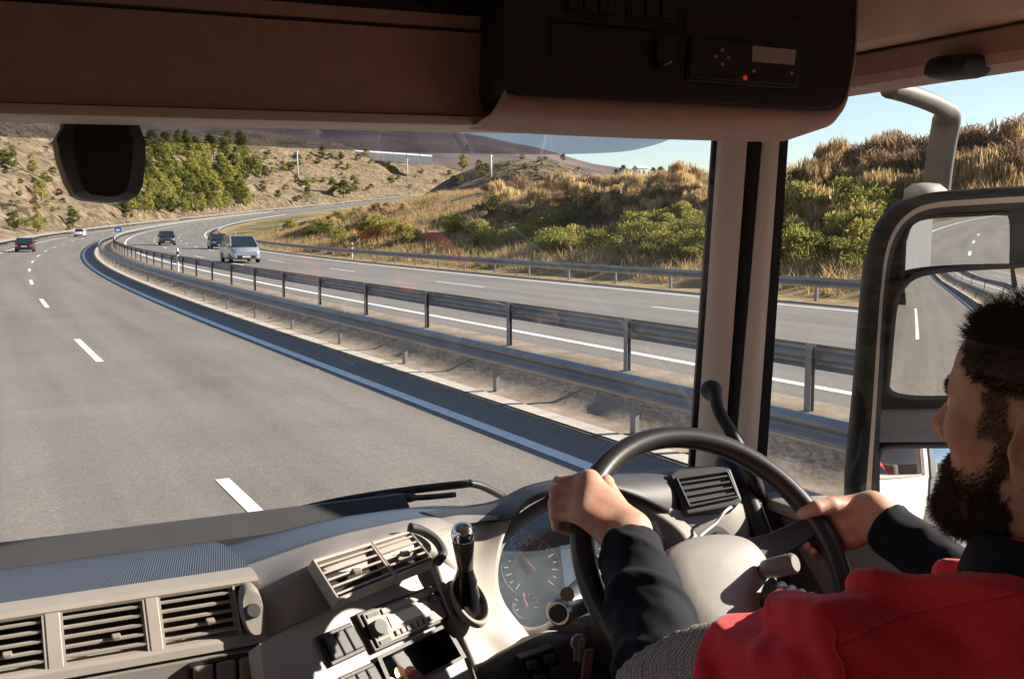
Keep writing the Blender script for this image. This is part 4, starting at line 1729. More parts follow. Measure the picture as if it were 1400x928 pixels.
louvre_px([lerp_quad(VQ, a, b) for a, b in ((0, 0), (.60, -.0), (.60, 1), (0, 1))], vp, .008, 'air_vent', M_DASHL, M_DASHL, 5, dash)
louvre_px([lerp_quad(VQ, a, b) for a, b in ((.605, 0), (1.0, 0), (1.0, 1), (.605, 1))], vp, .008, 'air_vent', M_DASHL, M_DASHL, 5, dash)
MB().tube(catmull([vp(*lerp_quad(VQ, a, b), .010) for a, b in ((1.0, -.04), (1.08, .15), (1.13, .5), (1.10, .9), (1.0, 1.06))], 18), .0075, 10).build('vent_thumb_wheel', M_HOOD, dash, smooth=True)

# ---- gear lever side of the console
gearrows = [[(590, 728, 1.525), (630, 716, 1.56), (668, 708, 1.58), (700, 704, 1.55)],
            [(596, 775, 1.480), (625, 772, 1.50), (652, 766, 1.51), (684, 752, 1.515)],
            [(618, 842, ppY(618, 842) - .002), (640, 840, 1.455), (660, 836, 1.465), (683, 812, 1.485)],
            [(645, 905, ppY(645, 905) - .002), (672, 893, 1.43), (700, 880, 1.44), (722, 868, 1.455)],
            [(664, 960, ppY(664, 960) - .002), (700, 950, 1.40), (740, 940, 1.41), (770, 930, 1.43)]]
MB().grid(patch(gearrows, 20, 24)).build('gear_console', M_DASHL, dash, smooth=True, solid=.004)
MB().grid(patch([[(586, 694, 1.715), (630, 692, 1.70), (700, 690, 1.66)], [(588, 712, 1.60), (630, 704, 1.60), (700, 704, 1.552)], [(590, 730, 1.525), (632, 717, 1.56), (702, 706, 1.548)]], 14, 8)).build('top_fillet', M_DASHL, dash, smooth=True)

# hood over the dials
hood_b = [(560, 700, 1.74), (640, 692, 1.72), (680, 684, 1.70), (718, 666, 1.68), (760, 656, 1.67), (800, 651, 1.67), (870, 645, 1.67), (930, 640, 1.67), (1010, 638, 1.66)]
hood_m = [(575, 702, 1.66), (640, 698, 1.63), (690, 690, 1.60), (726, 671, 1.57), (762, 659, 1.56), (802, 653, 1.555), (870, 650, 1.56), (930, 648, 1.58), (1010, 644, 1.60)]
hood_f = [(600, 712, 1.60), (650, 708, 1.58), (694, 705, 1.545), (722, 684, 1.515), (759, 668, 1.50), (800, 661, 1.495), (838, 664, 1.495), (880, 677, 1.50), (930, 700, 1.52)]
hr = [hood_b, hood_m, hood_f, [(u, v + 5, y + .004) for u, v, y in hood_f]]
MB().grid(patch(hr, 60, 14)).build('dial_hood', M_HOOD, dash, smooth=True, solid=.004)

# instrument cluster
KO = P(800, 765, Y=1.50)
KN = nrm((-.12, -math.cos(R_(32)), math.sin(R_(32))))


def kp(u, v, off=0.0):
    return on_plane(u, v, KO, KN) + KN * off


ring_px = [(679, 779), (687, 749), (700, 731), (722, 713), (742, 700), (770, 686), (805, 680), (838, 683), (874, 696), (911, 718), (932, 742), (938, 775),
           (925, 812), (890, 838), (840, 850), (795, 852), (759, 846), (742, 854), (724, 858), (709, 853), (696, 838), (682, 809)]
ring = catmull([kp(u, v) for u, v in ring_px] + [kp(*ring_px[0])], 90)[:-1]
cc = sum(ring) / len(ring)
outer = [cc + (p - cc) * 1.07 + KN * .004 for p in ring]
outer2 = [cc + (p - cc) * 1.19 + KN * -.004 for p in ring]
inner = [cc + (p - cc) * .97 - KN * .03 for p in ring]
MB().grid([outer2, outer, [p + KN * .006 for p in ring], inner], close_u=True).build('cluster_bezel', M_DASH, dash, smooth=True)
bowl = MB()
bowl.add(inner, [tuple(range(len(inner)))])
clus = bowl.build('instrument_cluster', M_GLOSSB, dash)


def dial(u, v, r, a0, a1, na, needle):
    c = kp(u, v, -.028)
    ex = nrm(np.cross(KN, (0, 0, 1.0)))
    ey = np.cross(ex, KN)
    if ey[2] < 0:
        ey = -ey
    ex = np.cross(ey, KN)
    d = MB().disc(c, KN, r, 40, .003).build('dial', material('dial_face', (.03, .034, .04), rough=.4) if 'dial_face' not in bpy.data.materials else bpy.data.materials['dial_face'], clus)
    rg = MB()
    rg.tube([c + KN * .004 + r * (math.cos(q) * ex + math.sin(q) * ey) for q in np.linspace(0, 2 * math.pi, 40, endpoint=False)], .0016, 6, closed=True)
    rg.build('dial_ring', M_CHROME, d)
    tk = MB()
    for k in range(na):
        q = a0 + (a1 - a0) * k / (na - 1)
        dr = math.cos(q) * ex + math.sin(q) * ey
        L = .14 if k % 2 else .22
        s = np.cross(dr, KN) * .0009
        p0, p1 = c + KN * .0042 + dr * r * .92, c + KN * .0042 + dr * r * (.92 - L)
        tk.add([p0 - s, p0 + s, p1 + s, p1 - s], [(0, 1, 2, 3)])
    tk.build('tick_marks', M_WHITE, d)
    dr = math.cos(needle) * ex + math.sin(needle) * ey
    MB().tube([c + KN * .006 - dr * r * .15, c + KN * .006 + dr * r * .8], [.0022, .0008], 6).build('needle', material('needle_red', (.7, .06, .03), rough=.4) if 'needle_red' not in bpy.data.materials else bpy.data.materials['needle_red'], d)


dial(732, 770, .052, R_(225), R_(-45), 17, R_(120))
dial(862, 745, .056, R_(225), R_(-45), 17, R_(60))
dial(720, 735, .020, R_(200), R_(-20), 9, R_(80))
dial(725, 822, .022, R_(200), R_(-20), 9, R_(100))
M_SCR = material('cluster_screen', (.10, .14, .20), rough=.3, emit=(.25, .35, .5), estr=.06)
MB().prism([kp(u, v, -.024) for u, v in ((772, 740), (822, 735), (826, 800), (780, 806))], -KN * .003).build('display', M_SCR, clus)
M_CLGL = glass_material('cluster_cover', (.9, .92, .95), 1.4, .13, (.55, .68, .80), 14)  # bluish film painted in for the pale reflection on the cover
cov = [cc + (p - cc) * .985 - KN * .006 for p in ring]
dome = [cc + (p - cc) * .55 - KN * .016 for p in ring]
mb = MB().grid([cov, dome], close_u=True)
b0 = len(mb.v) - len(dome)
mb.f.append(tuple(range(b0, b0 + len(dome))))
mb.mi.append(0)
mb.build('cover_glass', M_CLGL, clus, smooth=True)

# right wing: panel, side vent, light switch
wing = [[(900, 690, 1.515), (940, 698, 1.51), (1000, 690, 1.515), (1014, 650, 1.58)],
        [(926, 722, 1.505), (955, 722, 1.50), (1005, 712, 1.505), (1030, 690, 1.55)],
        [(938, 770, 1.49), (965, 770, 1.485), (1015, 760, 1.49), (1048, 750, 1.53)],
        [(930, 840, 1.47), (975, 840, 1.46), (1030, 835, 1.465), (1070, 830, 1.50)],
        [(900, 960, 1.45), (975, 960, 1.44), (1040, 960, 1.44), (1090, 960, 1.48)]]
MB().grid(patch(wing, 18, 20)).build('wing_panel', M_DASH, dash, smooth=True, solid=.004)
WQ = [(921, 655), (992, 645), (1008, 682), (940, 696)]
WO = P(960, 672, Y=1.515)
WN = nrm((-.15, -.75, .62))


def wp(u, v, off=0.0):
    return on_plane(u, v, WO, WN) + WN * off


vb_ = MB().prism([wp(u, v, .004) for u, v in ((914, 650), (925, 642), (996, 636), (1014, 684), (1006, 692), (938, 704))], -WN * .09).build('side_vent_housing', M_HOOD, dash, bevel=.004)
louvre_px(WQ, wp, .010, 'air_vent', M_HOOD, M_HOOD, 4, dash, False)
kc = P(980, 742, Y=1.488)
kn_ = nrm((-.1, -.85, .5))
MB().disc(kc, kn_, .030, 28, .006).build('switch_bezel', M_HOOD, dash, smooth=True, auto=40)
ks = MB().disc(kc + kn_ * .006, kn_, .019, 24, .014, .016).build('light_switch', M_BLACK, dash, smooth=True, auto=40)
MB().box(kc + kn_ * .022, (.030, .006, .008), None, .002).build('switch_grip', M_SATIN, ks)
# end trim between dashboard and door
MB().tube(catmull([P(992, 630, Y=1.62), P(1012, 662, Y=1.56), P(1034, 715, Y=1.52), P(1055, 770, Y=1.47), P(1075, 840, Y=1.42)], 20), .022, 12).build('end_trim', M_BLACK, dash, smooth=True)
MB().tube(catmull([P(1012, 632, Y=1.60), P(1030, 668, Y=1.545), P(1050, 718, Y=1.50), P(1067, 768, Y=1.45)], 20), .0045, 8).build('trim_edge', M_SATIN, dash, smooth=True)
MB().grid(patch([[(1018, 630, 1.60), (1060, 650, 1.58), (1120, 690, 1.50)], [(1050, 730, 1.50), (1090, 740, 1.47), (1140, 770, 1.40)], [(1075, 860, 1.40), (1120, 880, 1.36), (1180, 900, 1.30)]], 10, 12)).build('door_pocket', M_HOOD, dash, smooth=True)

# knee panel under the dials
knee = [[(646, 912, 1.415), (690, 886, 1.44), (730, 868, 1.45), (800, 862, 1.46), (900, 862, 1.46)],
        [(652, 925, 1.395), (700, 900, 1.41), (740, 884, 1.42), (805, 880, 1.43), (905, 885, 1.43)],
        [(672, 1000, 1.36), (730, 990, 1.37), (770, 985, 1.38), (830, 985, 1.38), (920, 990, 1.38)]]
MB().grid(patch(knee, 20, 12)).build('knee_panel', M_HOOD, dash, smooth=True, solid=.004)
NO = P(735, 912, Y=1.375)
sp_ = MB().prism([P(u, v, Y=1.388) for u, v in ((712, 900), (758, 884), (772, 922), (726, 940))], (0, .02, 0)).build('switch_panel', M_BLACK, dash, bevel=.002)
for (u, v) in ((727, 908), (750, 900), (737, 926), (760, 916)):
    MB().box(P(u, v, Y=1.383), (.016, .012, .014), None, .003).build('rocker', M_HOOD, sp_)

# ---- gear lever
gl = thing('gear_lever', 'short chrome-topped gear lever standing right of the radio', 'gear lever', tuple(P(641, 826, Y=1.452)))
bc = P(640, 824, Y=1.452)
bt = P(636, 780, Y=1.435)
kt = P(632, 722, Y=1.415)
up_ = nrm(kt - bc)
gx_ = nrm(np.cross(up_, (0, 1, 0)))
gy_ = np.cross(up_, gx_)
socket = MB()
rows = []
gn = nrm((.18, -.72, .67))
ga = nrm(np.cross(gn, (0, 0, 1.)))
gb = np.cross(ga, gn)
for r, o in ((1.28, -.004), (1.25, .006), (1.05, .007), (.95, -.002), (.8, -.03)):
    rows.append([bc + ga * .0235 * r * math.cos(q) + gb * .034 * r * math.sin(q) + gn * (o + .006) for q in np.linspace(0, 2 * math.pi, 36, endpoint=False)])
socket.loft(rows, cap=False)
socket.build('lever_socket', M_DASHL, gl, smooth=True)
bo = MB()
rows = []
for f, r, e in ((0, .024, 1.35), (.12, .021, 1.3), (.16, .0225, 1.25), (.28, .017, 1.2), (.32, .0185, 1.15), (.44, .013, 1.1), (.5, .012, 1.0)):
    c = bc + (kt - bc) * f - gn * .012 * (1 - f * 2)
    rows.append([c + gx_ * r * math.cos(q) + gy_ * r * e * math.sin(q) for q in np.linspace(0, 2 * math.pi, 28, endpoint=False)])
bo.loft(rows).build('gaiter', M_GLOSSB, gl, smooth=True, auto=60)
kb = MB()
rows = []
for f, r in ((.42, .0115), (.5, .0125), (.7, .0150), (.84, .0172), (.86, .0165)):
    c = bc + (kt - bc) * f
    rows.append([c + gx_ * r * math.cos(q) + gy_ * r * math.sin(q) for q in np.linspace(0, 2 * math.pi, 28, endpoint=False)])
kb.loft(rows).build('grip', material('lever_grip', (.10, .085, .07), rough=.22, spec=.6), gl, smooth=True)
kb = MB()
rows = []
for f, r in ((.86, .0168), (.9, .0178), (.97, .0172), (1.02, .0135), (1.045, .007), (1.05, .001)):
    c = bc + (kt - bc) * f
    rows.append([c + gx_ * r * math.cos(q) + gy_ * r * math.sin(q) for q in np.linspace(0, 2 * math.pi, 28, endpoint=False)])
kb.loft(rows).build('cap', M_CHROME, gl, smooth=True)

# ================================================================== steering wheel
WC = Q(.94, 1.175, -.48)
WR, WT = .212, R_(49)
e1 = np.array((1.0, 0, 0))
e2 = np.array((0, math.cos(WT), math.sin(WT)))
WNRM = np.cross(e1, e2)           # out of the wheel, towards the driver: (0,-sin,cos)
M_RIMW = material('wheel_leather', (.028, .026, .025), rough=.36, spec=.5, bump=.12, bscale=220, bdist=.0007)
M_HUB = material('hub_pad', (.31, .295, .28), rough=.5, spec=.4, bump=.5, bscale=500, bdist=.0006)
wheel = thing('steering_wheel', 'black steering wheel held by the driver, with a grey centre pad', 'steering wheel', tuple(WC - WNRM * .12))
rim = [WC + WR * (math.cos(q) * e1 + math.sin(q) * e2) for q in np.linspace(0, 2 * math.pi, 120, endpoint=False)]
MB().tube(rim, .0168, 18, closed=True).build('rim', M_RIMW, wheel, smooth=True)


def wpt(r, deg, off):
    q = R_(deg)
    return WC + r * (math.cos(q) * e1 + math.sin(q) * e2) + WNRM * off


PADC = -.047
pad_out = [(-.098, .035), (-.085, .075), (-.05, .094), (0, .100), (.05, .094), (.085, .075), (.098, .035), (.092, -.03), (.07, -.075), (.03, -.095), (-.03, -.095), (-.07, -.075), (-.092, -.03)]
po = [p * .98 + np.array((0, PADC)) for p in catmull(pad_out + [pad_out[0]], 60)[:-1]]
rows = []
for k, o in ((1.0, -.055), (1.0, -.018), (.97, -.006), (.90, .001), (.55, .006), (.02, .008)):
    rows.append([WC + e1 * p[0] * k + e2 * p[1] * k + WNRM * o for p in po])
MB().loft(rows).build('hub_pad', M_HUB, wheel, smooth=True, auto=50)
rows = []
for k, o in ((1.03, -.062), (1.04, -.03), (1.01, -.020)):
    rows.append([WC + e1 * p[0] * k + e2 * p[1] * k + WNRM * o for p in po])
MB().loft(rows).build('hub_surround', M_HOOD, wheel, smooth=True, auto=50)
for dg in (170, 10, -55, -125):
    a, b = wpt(.085, dg, -.032), wpt(.206, dg * 1.0, -.004)
    m = (a + b) / 2 - WNRM * .012
    tdir = nrm(np.cross(WNRM, b - a))
    rows = []
    for p, w_, h_ in ((a, .030, .012), (m, .022, .010), (b, .017, .010)):
        rows.append([p + tdir * w_ * cx + WNRM * h_ * cz for cx, cz in ((-1, -.6), (-.8, .6), (0, 1), (.8, .6), (1, -.6), (0, -1))])
    MB().loft([catmull(list(c), 7) and list(c) for c in rows]).build('spoke', M_HOOD, wheel, smooth=True, auto=50)
# column, stalk, gaiter and ignition
colm = thing('steering_column', 'dark steering column with ribbed gaiter, stalk and ignition lock', 'steering column', tuple(Q(.9, 1.4, -1.0)))
MB().tube([WC - WNRM * .05, WC - WNRM * .16, WC - WNRM * .30], [.05, .066, .075], 24).build('shroud', M_BLACK, colm, smooth=True)
g0, g1 = P(1052, 812, D=1.50), P(1150, 842, D=1.42)
gl_ = [g0 + (g1 - g0) * f for f in np.linspace(0, 1, 29)]
MB().tube(gl_, [.021 * (1 - .25 * i / 28) * (1 + .14 * math.cos(i * math.pi / 2)) for i in range(29)], 18).build('ribbed_gaiter', material('gaiter_rubber', (.03, .036, .05), rough=.28, spec=.6), colm, smooth=True)
s0, s1 = P(1010, 790, D=1.56), P(1044, 779, D=1.535)
s2, s3 = P(1047, 778, D=1.53), P(1088, 769, D=1.50)
st_ = MB().tube([s0, s1], .009, 12).build('stalk', M_BLACK, colm, smooth=True)
MB().tube([s1, s2, s2 + (s3 - s2) * .2, s3 - (s3 - s2) * .08, s3], [.008, .0135, .0145, .0150, .012], 16).build('stalk_grip', material('stalk_grey', (.20, .19, .175), rough=.4), st_, smooth=True, auto=50)
# ribbon wire from the vent to the light switch
MB().tube(catmull([P(1003, 690, Y=1.49), P(990, 700, Y=1.475), P(978, 715, Y=1.47), P(960, 730, Y=1.46), P(950, 742, Y=1.45)], 20), .0028, 8).build('loose_cable', M_WHITE, colm, smooth=True)
i0, i1 = P(763, 838, D=1.50), P(800, 812, D=1.60)
il = MB().tube([i0, i0 + (i1 - i0) * .06, i0 + (i1 - i0) * .5, i1], [.0165, .021, .022, .026], 24).build('ignition_lock', M_SATIN, colm, smooth=True, auto=50)
MB().disc(i0 - nrm(i1 - i0) * .001, -(i1 - i0), .0125, 20, .003).build('key_slot', M_BLACK, il)
MB().disc(P(776, 812, D=1.475), (P(776, 812, D=1.475) - P(785, 822, D=1.56)), .010, 18, .004).build('button', M_CHROME, il, smooth=True, auto=40)
keys = thing('key_bunch', 'bunch of keys with a brown tag hanging under the ignition', 'keys', tuple(P(795, 875, D=1.47)))
kc0 = P(790, 868, D=1.475)
MB().tube([kc0 + np.array((math.cos(q) * .010, .004 * math.sin(q), -.010 + math.sin(q) * .010)) for q in np.linspace(0, 2 * math.pi, 24, endpoint=False)], .0012, 6, closed=True).build('key_ring', M_SATIN, keys)
for k, (du, dv) in enumerate(((-6, 10), (3, 12))):
    p0 = P(792 + du * .4, 872, D=1.47)
    p1 = P(792 + du, 893 + dv, D=1.47)
    kb = MB().box((p0 + p1) / 2, (.007, .002, np.linalg.norm(p1 - p0)), None, .0008)
    kb.disc(p0 + np.array((0, -.002, -.004)), (0, 1, 0), .010, 16, .003)
    kb.build('key', M_SATIN, keys)
MB().box(P(803, 908, D=1.465), (.015, .005, .045), Matrix.Rotation(R_(8), 3, 'Y'), .003).build('leather_tag', material('brown_leather', (.16, .055, .025), rough=.6), keys)

# ================================================================== overhead console with tachograph
cons = thing('overhead_console', 'black overhead console with tachograph above the driver', 'console', tuple(P(930, 120, Y=1.3)))
ca_, cb_ = P(690, 130, Y=1.305), P(1150, 150, Y=1.235)
ch = nrm(cb_ - ca_)
CN = nrm(np.cross(ch, (0, .16, 1.0)))
if CN[1] > 0:
    CN = -CN


def cp(u, v, off=0.0):
    return on_plane(u, v, ca_, CN) + CN * off


fo = [(682, -70), (682, 60), (683, 105), (690, 124), (704, 131), (800, 136), (950, 143), (1080, 150), (1118, 152), (1138, 149), (1150, 138), (1158, 118), (1166, 60), (1170, -70)]
co_ = np.mean([cp(u, v) for u, v in fo], 0)
face_ = [cp(u, v) for u, v in fo]
bev = [co_ + (p - co_) * np.array((.985, .985, .95)) + CN * .010 for p in face_]
back = [p - CN * .10 for p in face_]
MB().loft([back, face_, bev]).build('console_shell', M_BLACK, cons, smooth=True, auto=40)
# brown lip wrapping under the console
lip_in = [(690, 122), (704, 130), (800, 135), (950, 142), (1080, 149), (1118, 151), (1140, 148), (1153, 136), (1161, 112), (1168, 60), (1172, -60)]
lip_out = [(676, 152), (700, 154), (800, 161), (950, 168), (1080, 172), (1118, 173), (1140, 170), (1154, 158), (1164, 128), (1174, 70), (1178, -60)]
L1 = catmull([cp(u, v, .002) for u, v in lip_in], 50)
L2 = catmull([cp(u, v, -.018) for u, v in lip_out], 50)
L3 = [p - CN * .10 + np.array((0, 0, .004)) for p in L2]
L4 = [p - CN * .02 for p in L1]
mid_ = [(a * .35 + b * .65) + CN * .010 for a, b in zip(L1, L2)]
MB().grid([L4, L1, mid_, L2, L3]).build('lower_lip', M_BROWN_P, cons, smooth=True)
# pale ledge left of the lip
MB().grid([[P(u, v, Y=y) for u, v, y in ((690, 153, 1.375), (800, 160, 1.33), (980, 171, 1.285))], [P(u, v, Y=y) for u, v, y in ((684, 168, 1.44), (800, 176, 1.42), (985, 185, 1.40))],
           [P(u, v, Y=y) for u, v, y in ((684, 169, 1.50), (800, 177, 1.50), (985, 186, 1.50))]]).build('ledge', M_BEIGE, cons, solid=.003)


def cslab(pts, base, thick, name, mat, parent, bev=0.0):
    return MB().prism([cp(u, v, base + thick) for u, v in pts], -CN * thick).build(name, mat, parent, bevel=bev)


for q in ([(765, -8), (838, -2), (836, 26), (768, 20)], [(850, 0), (921, 6), (918, 36), (853, 29)]):
    so = cslab(q, .010, .003, 'switch_panel', M_GLOSSB, cons, .001)
    for k in range(3):
        cslab(sub_quad(q, .06 + .30 * k, .33 + .30 * k, .0, .88), .0125, .005, 'rocker', M_BLACK, so, .002)
cslab([(750, 29), (925, 45), (925, 48), (750, 32)], .0095, .0035, 'trim_line', M_GLOSSB, cons)
cslab([(751, 34), (921, 50), (917, 112), (749, 101)], .0095, .002, 'blank_panel', M_BLACK, cons, .001)
kk_ = cslab([(888, 62), (898, 54), (908, 58), (912, 76), (908, 94), (898, 100), (888, 92), (885, 78)], .0105, .016, 'rotary_knob', M_GLOSSB, cons, .004)
cslab([(930, 20), (1090, 28), (1090, 60), (932, 50)], .0095, .002, 'blank_panel', M_BLACK, cons, .001)
TQ = [(936, 55), (1086, 69), (1082, 126), (931, 115)]
tach = cslab(TQ, .010, .006, 'tachograph', M_BLACK, cons, .002)
M_TFACE = material('tachograph_face', (.020, .019, .018), rough=.4, spec=.4)
cslab(sub_quad(TQ, .02, .98, .05, .93), .016, .003, 'fascia', M_TFACE, tach, .001)
cslab([(1019, 69), (1078, 74.5), (1075, 94.5), (1018, 90)], .019, .0015, 'display', material('lcd_display', (.36, .34, .30), rough=.35), tach)
for du, dv in ((0, -9), (8, 1), (-9, -1), (0, 10)):
    u, v = 978 + du, 84 + dv
    MB().disc(cp(u, v, .019), CN, .0025, 10, .0015).build('button', M_SATIN, tach)
for u, v in ((1021, 103), (1072, 106)):
    MB().disc(cp(u, v, .019), CN, .0024, 10, .0015).build('button', M_AMBER if u < 1050 else M_SATIN, tach)
MB().disc(cp(1009, 112, .019), CN, .0036, 12, .0015).build('red_lamp', material('red_led', (.6, .03, .02), rough=.3, emit=(1, .04, .02), estr=.12), tach)
for q in ([(945, 106), (1000, 110), (1000, 113), (945, 109)], [(1020, 111), (1070, 116), (1070, 119), (1020, 114)], [(975, 63), (1005, 65), (1005, 66.5), (975, 64.5)]):
    cslab(q, .019, .001, 'card_slot', M_GLOSSB, tach)

# ================================================================== sensor housing hanging at the windscreen
sens = thing('sensor_housing', 'dark plastic sensor housing hanging from the header before the windscreen', 'sensor housing', tuple(P(137, 152, Y=1.62)))
so_px = [(90, 140), (137, 140), (187, 140), (189, 158), (191, 173), (199, 194), (199, 225), (195, 255), (188, 268), (175, 275), (150, 277), (115, 273), (102, 267), (92, 248), (81, 216), (76, 190), (87, 171), (89, 156)]
YS_ = 1.60
o1 = [P(u, v, Y=YS_) for u, v in so_px]
cS = np.mean(o1, 0)
inn_px = [(102, 146), (137, 146), (172, 146), (175, 160), (177, 175), (182, 195), (181, 225), (176, 252), (172, 262), (160, 268), (145, 269), (125, 266), (116, 260), (109, 245), (103, 216), (100, 190), (102, 173), (102, 158)]
i1_ = [P(u, v, Y=YS_ - .030) for u, v in inn_px]
i1_ = [P(u, v, Y=YS_ - .024) for u, v in inn_px]
MB().loft([[p + np.array((0, .07, 0)) for p in o1], o1, [cS + (p - cS) * .985 + np.array((0, -.006, 0)) for p in o1], i1_]).build('housing', M_BLACK, sens, smooth=True, auto=28)
MB().box(P(137, 140, Y=1.64) + np.array((0, .02, .01)), (.075, .09, .04), None, .006).build('mount', M_BLACK, sens)

# ================================================================== windscreen wiper outside
wip = thing('windscreen_wiper', 'black windscreen wiper resting outside along the base of the glass', 'wiper', tuple(P(560, 690, Y=1.98)))
MB().tube(catmull([P(300, 722, Y=1.95), P(380, 704, Y=1.95), P(470, 684, Y=1.95), P(560, 670, Y=1.95), P(640, 661, Y=1.96)], 30), .0085, 8).build('blade', M_RUB, wip, smooth=True)
MB().tube(catmull([P(640, 660, Y=1.965), P(660, 665, Y=1.975), P(690, 680, Y=2.0)], 10), .008, 8).build('arm', M_BLACK, wip, smooth=True)
MB().tube(catmull([P(465, 690, Y=1.935), P(520, 681, Y=1.93), P(575, 680, Y=1.935), P(622, 676, Y=1.945)], 20), [.006] * 6 + [.0095] * 6 + [.006] * 8, 8).build('arm_link', M_BLACK, wip, smooth=True)
MB().tube([P(538, 684, Y=1.925), P(552, 682, Y=1.925)], .009, 10).build('pivot', M_SATIN, wip, smooth=True)

# ================================================================== door mirror
mir = thing('door_mirror', 'large door mirror outside the driver window showing the road behind', 'mirror', tuple(P(1300, 600, X=1.74)))
d_in = nrm(ray(1312, 292))
d_out = nrm((.008, -1, -.012))
MN = nrm(d_out - d_in)
MO = P(1300, 450, X=1.74)


def mp_(u, v, off=0.0):
    return on_plane(u, v, MO, MN) + MN * off


houter = [(1163, 700), (1168, 640), (1176, 560), (1184, 460), (1190, 390), (1197, 335), (1212, 300), (1238, 275), (1270, 264), (1320, 259), (1400, 254), (1450, 254), (1474, 275), (1480, 320), (1470, 500), (1458, 680), (1445, 735), (1400, 752), (1290, 750), (1200, 742), (1172, 728)]
hinner = [(1196, 700), (1199, 640), (1203, 560), (1208, 460), (1212, 400), (1219, 352), (1233, 318), (1254, 300), (1280, 293), (1320, 290), (1400, 286), (1435, 288), (1448, 300), (1452, 330), (1444, 500), (1432, 670), (1420, 715), (1385, 732), (1290, 733), (1222, 731), (1203, 722)]
HO = catmull([mp_(u, v, .012) for u, v in houter] + [mp_(*houter[0], .012)], 101)[:-1]
HI = catmull([mp_(u, v, .006) for u, v in hinner] + [mp_(*hinner[0], .006)], 101)[:-1]
HM = [a * .55 + b * .45 + MN * .006 for a, b in zip(HO, HI)]
HM2 = [a * .30 + b * .70 + MN * .002 for a, b in zip(HO, HI)]
hc = np.mean(HO, 0)
B1 = [p - MN * .05 for p in HO]
B2 = [hc + (p - hc) * .86 - MN * .13 for p in HO]
B3 = [hc + (p - hc) * .5 - MN * .165 for p in HO]
mh = MB()
mh.grid([HM, HO, B1, B2, B3], close_u=True)
b0 = len(mh.v) - 100
mh.f.append(tuple(range(b0, b0 + 100)))
mh.mi.append(0)
mh.build('housing', M_MIRH, mir, smooth=True)
MB().grid([[p + MN * .001 for p in HM2], [p + MN * .001 for p in HM]], close_u=True).build('sunlit_rim_band', M_RIMSUN, mir, smooth=True)  # tan colour paints sunlight on the inner lip of the black rim
MB().grid([HM2, HI, [p - MN * .075 for p in HI]], close_u=True).build('inner_rim', M_RUB, mir, smooth=True)
mb = MB()
mb.add([p - MN * .075 for p in HI], [tuple(range(100))])
mb.build('housing_back', M_HOOD, mir)


def mirror_glass(outline, off, n_target, Rc, name, frame=True, lab=None):
    """glass with a photo outline; n_target: normal at its centre; Rc: radius of its bulge (None = flat)"""
    pts = catmull([mp_(u, v, off) for u, v in outline] + [mp_(*outline[0], off)], 65)[:-1]
    c = np.mean(pts, 0)
    n = nrm(n_target)
    # lay the outline on the plane with normal n through c
    pl = [p - n * ((p - c) @ n) for p in pts]
    rows = []
    for k in (1.0, .85, .7, .55, .4, .25, .1):
        row = []
        for p in pl:
            q = c + (p - c) * k
            r = np.linalg.norm(q - c)
            if Rc:
                q = q - n * (Rc - math.sqrt(max(1e-6, Rc * Rc - r * r)))
            row.append(q)
        rows.append(row)
    mb = MB().grid(rows, close_u=True)
    b0 = len(mb.v) - 64
    mb.f.append(tuple(range(b0, b0 + 64)))
    mb.mi.append(0)
    o = mb.build(name, M_MIRROR, mir, smooth=True)
    if frame:
        MB().tube([p - n * .001 for p in rows[0]], .0055, 8, closed=True).build('glass_edge', M_RUB, o, smooth=True)
    return o


def n_for(u, v, dout):
    return nrm(nrm(dout) - nrm(ray(u, v)))


mirror_glass([(1240, 330), (1250, 306), (1275, 296), (1330, 293), (1375, 291), (1387, 297), (1389, 330), (1388, 365), (1388, 420), (1300, 420), (1238, 420), (1238, 380)], -.014, MN, None, 'mirror_glass')
mirror_glass([(1216, 530), (1215, 470), (1217, 420), (1224, 396), (1242, 377), (1275, 369), (1330, 366), (1390, 366), (1425, 368), (1430, 400), (1425, 520), (1405, 546), (1340, 549), (1270, 548), (1236, 544), (1222, 538)], .004,
             n_for(1320, 455, (.34, -1, -.36)), .9, 'mirror_glass')
mirror_glass([(1204, 700), (1205, 650), (1210, 622), (1225, 613), (1290, 611), (1370, 613), (1400, 622), (1402, 680), (1385, 712), (1340, 727), (1270, 730), (1222, 726)], .000,
             n_for(1290, 670, (.10, -1, -.16)), .42, 'mirror_glass')
MB().prism([mp_(u, v, -.006) for u, v in ((1200, 560), (1430, 560), (1426, 606), (1200, 606))], -MN * .02).build('divider', M_HOOD, mir, bevel=.006)
# bracket arms
ar = catmull([P(1214, 121, X=1.46), P(1240, 128, X=1.52), P(1275, 141, X=1.62), P(1292, 152, X=1.70), P(1294, 166, X=1.74), P(1287, 205, X=1.75), P(1281, 250, X=1.76), P(1278, 290, X=1.77)], 40)
arm = MB()
rows = []
for i, p in enumerate(ar):
    t = nrm(ar[min(i + 1, 39)] - ar[max(i - 1, 0)])
    a = nrm(np.cross(t, nrm(ray(1290, 180))))
    b = np.cross(t, a)
    w_ = .017 + .010 * sstep(14, 22, i)
    rows.append([p + a * w_ * math.cos(q) + b * .016 * math.sin(q) for q in np.linspace(0, 2 * math.pi, 12, endpoint=False)])
arm.loft(rows).build('bracket_arm', material('mirror_arm_grey', (.10, .088, .075), rough=.6), mir, smooth=True)
MB().loft([[mp_(1275, 262, -.03) + np.array((math.cos(q) * .055 * k, math.sin(q) * .03 * k, z)) for q in np.linspace(0, 2 * math.pi, 16, endpoint=False)] for k, z in ((1.0, -.03), (.95, .004), (.6, .016), (.1, .018))]).build('arm_foot', M_DASH, mir, smooth=True)
MB().tube(catmull([P(1160, 760, X=1.46), P(1190, 752, X=1.58), P(1260, 748, X=1.74)], 10), .018, 10).build('bracket_arm', M_HOOD, mir, smooth=True)

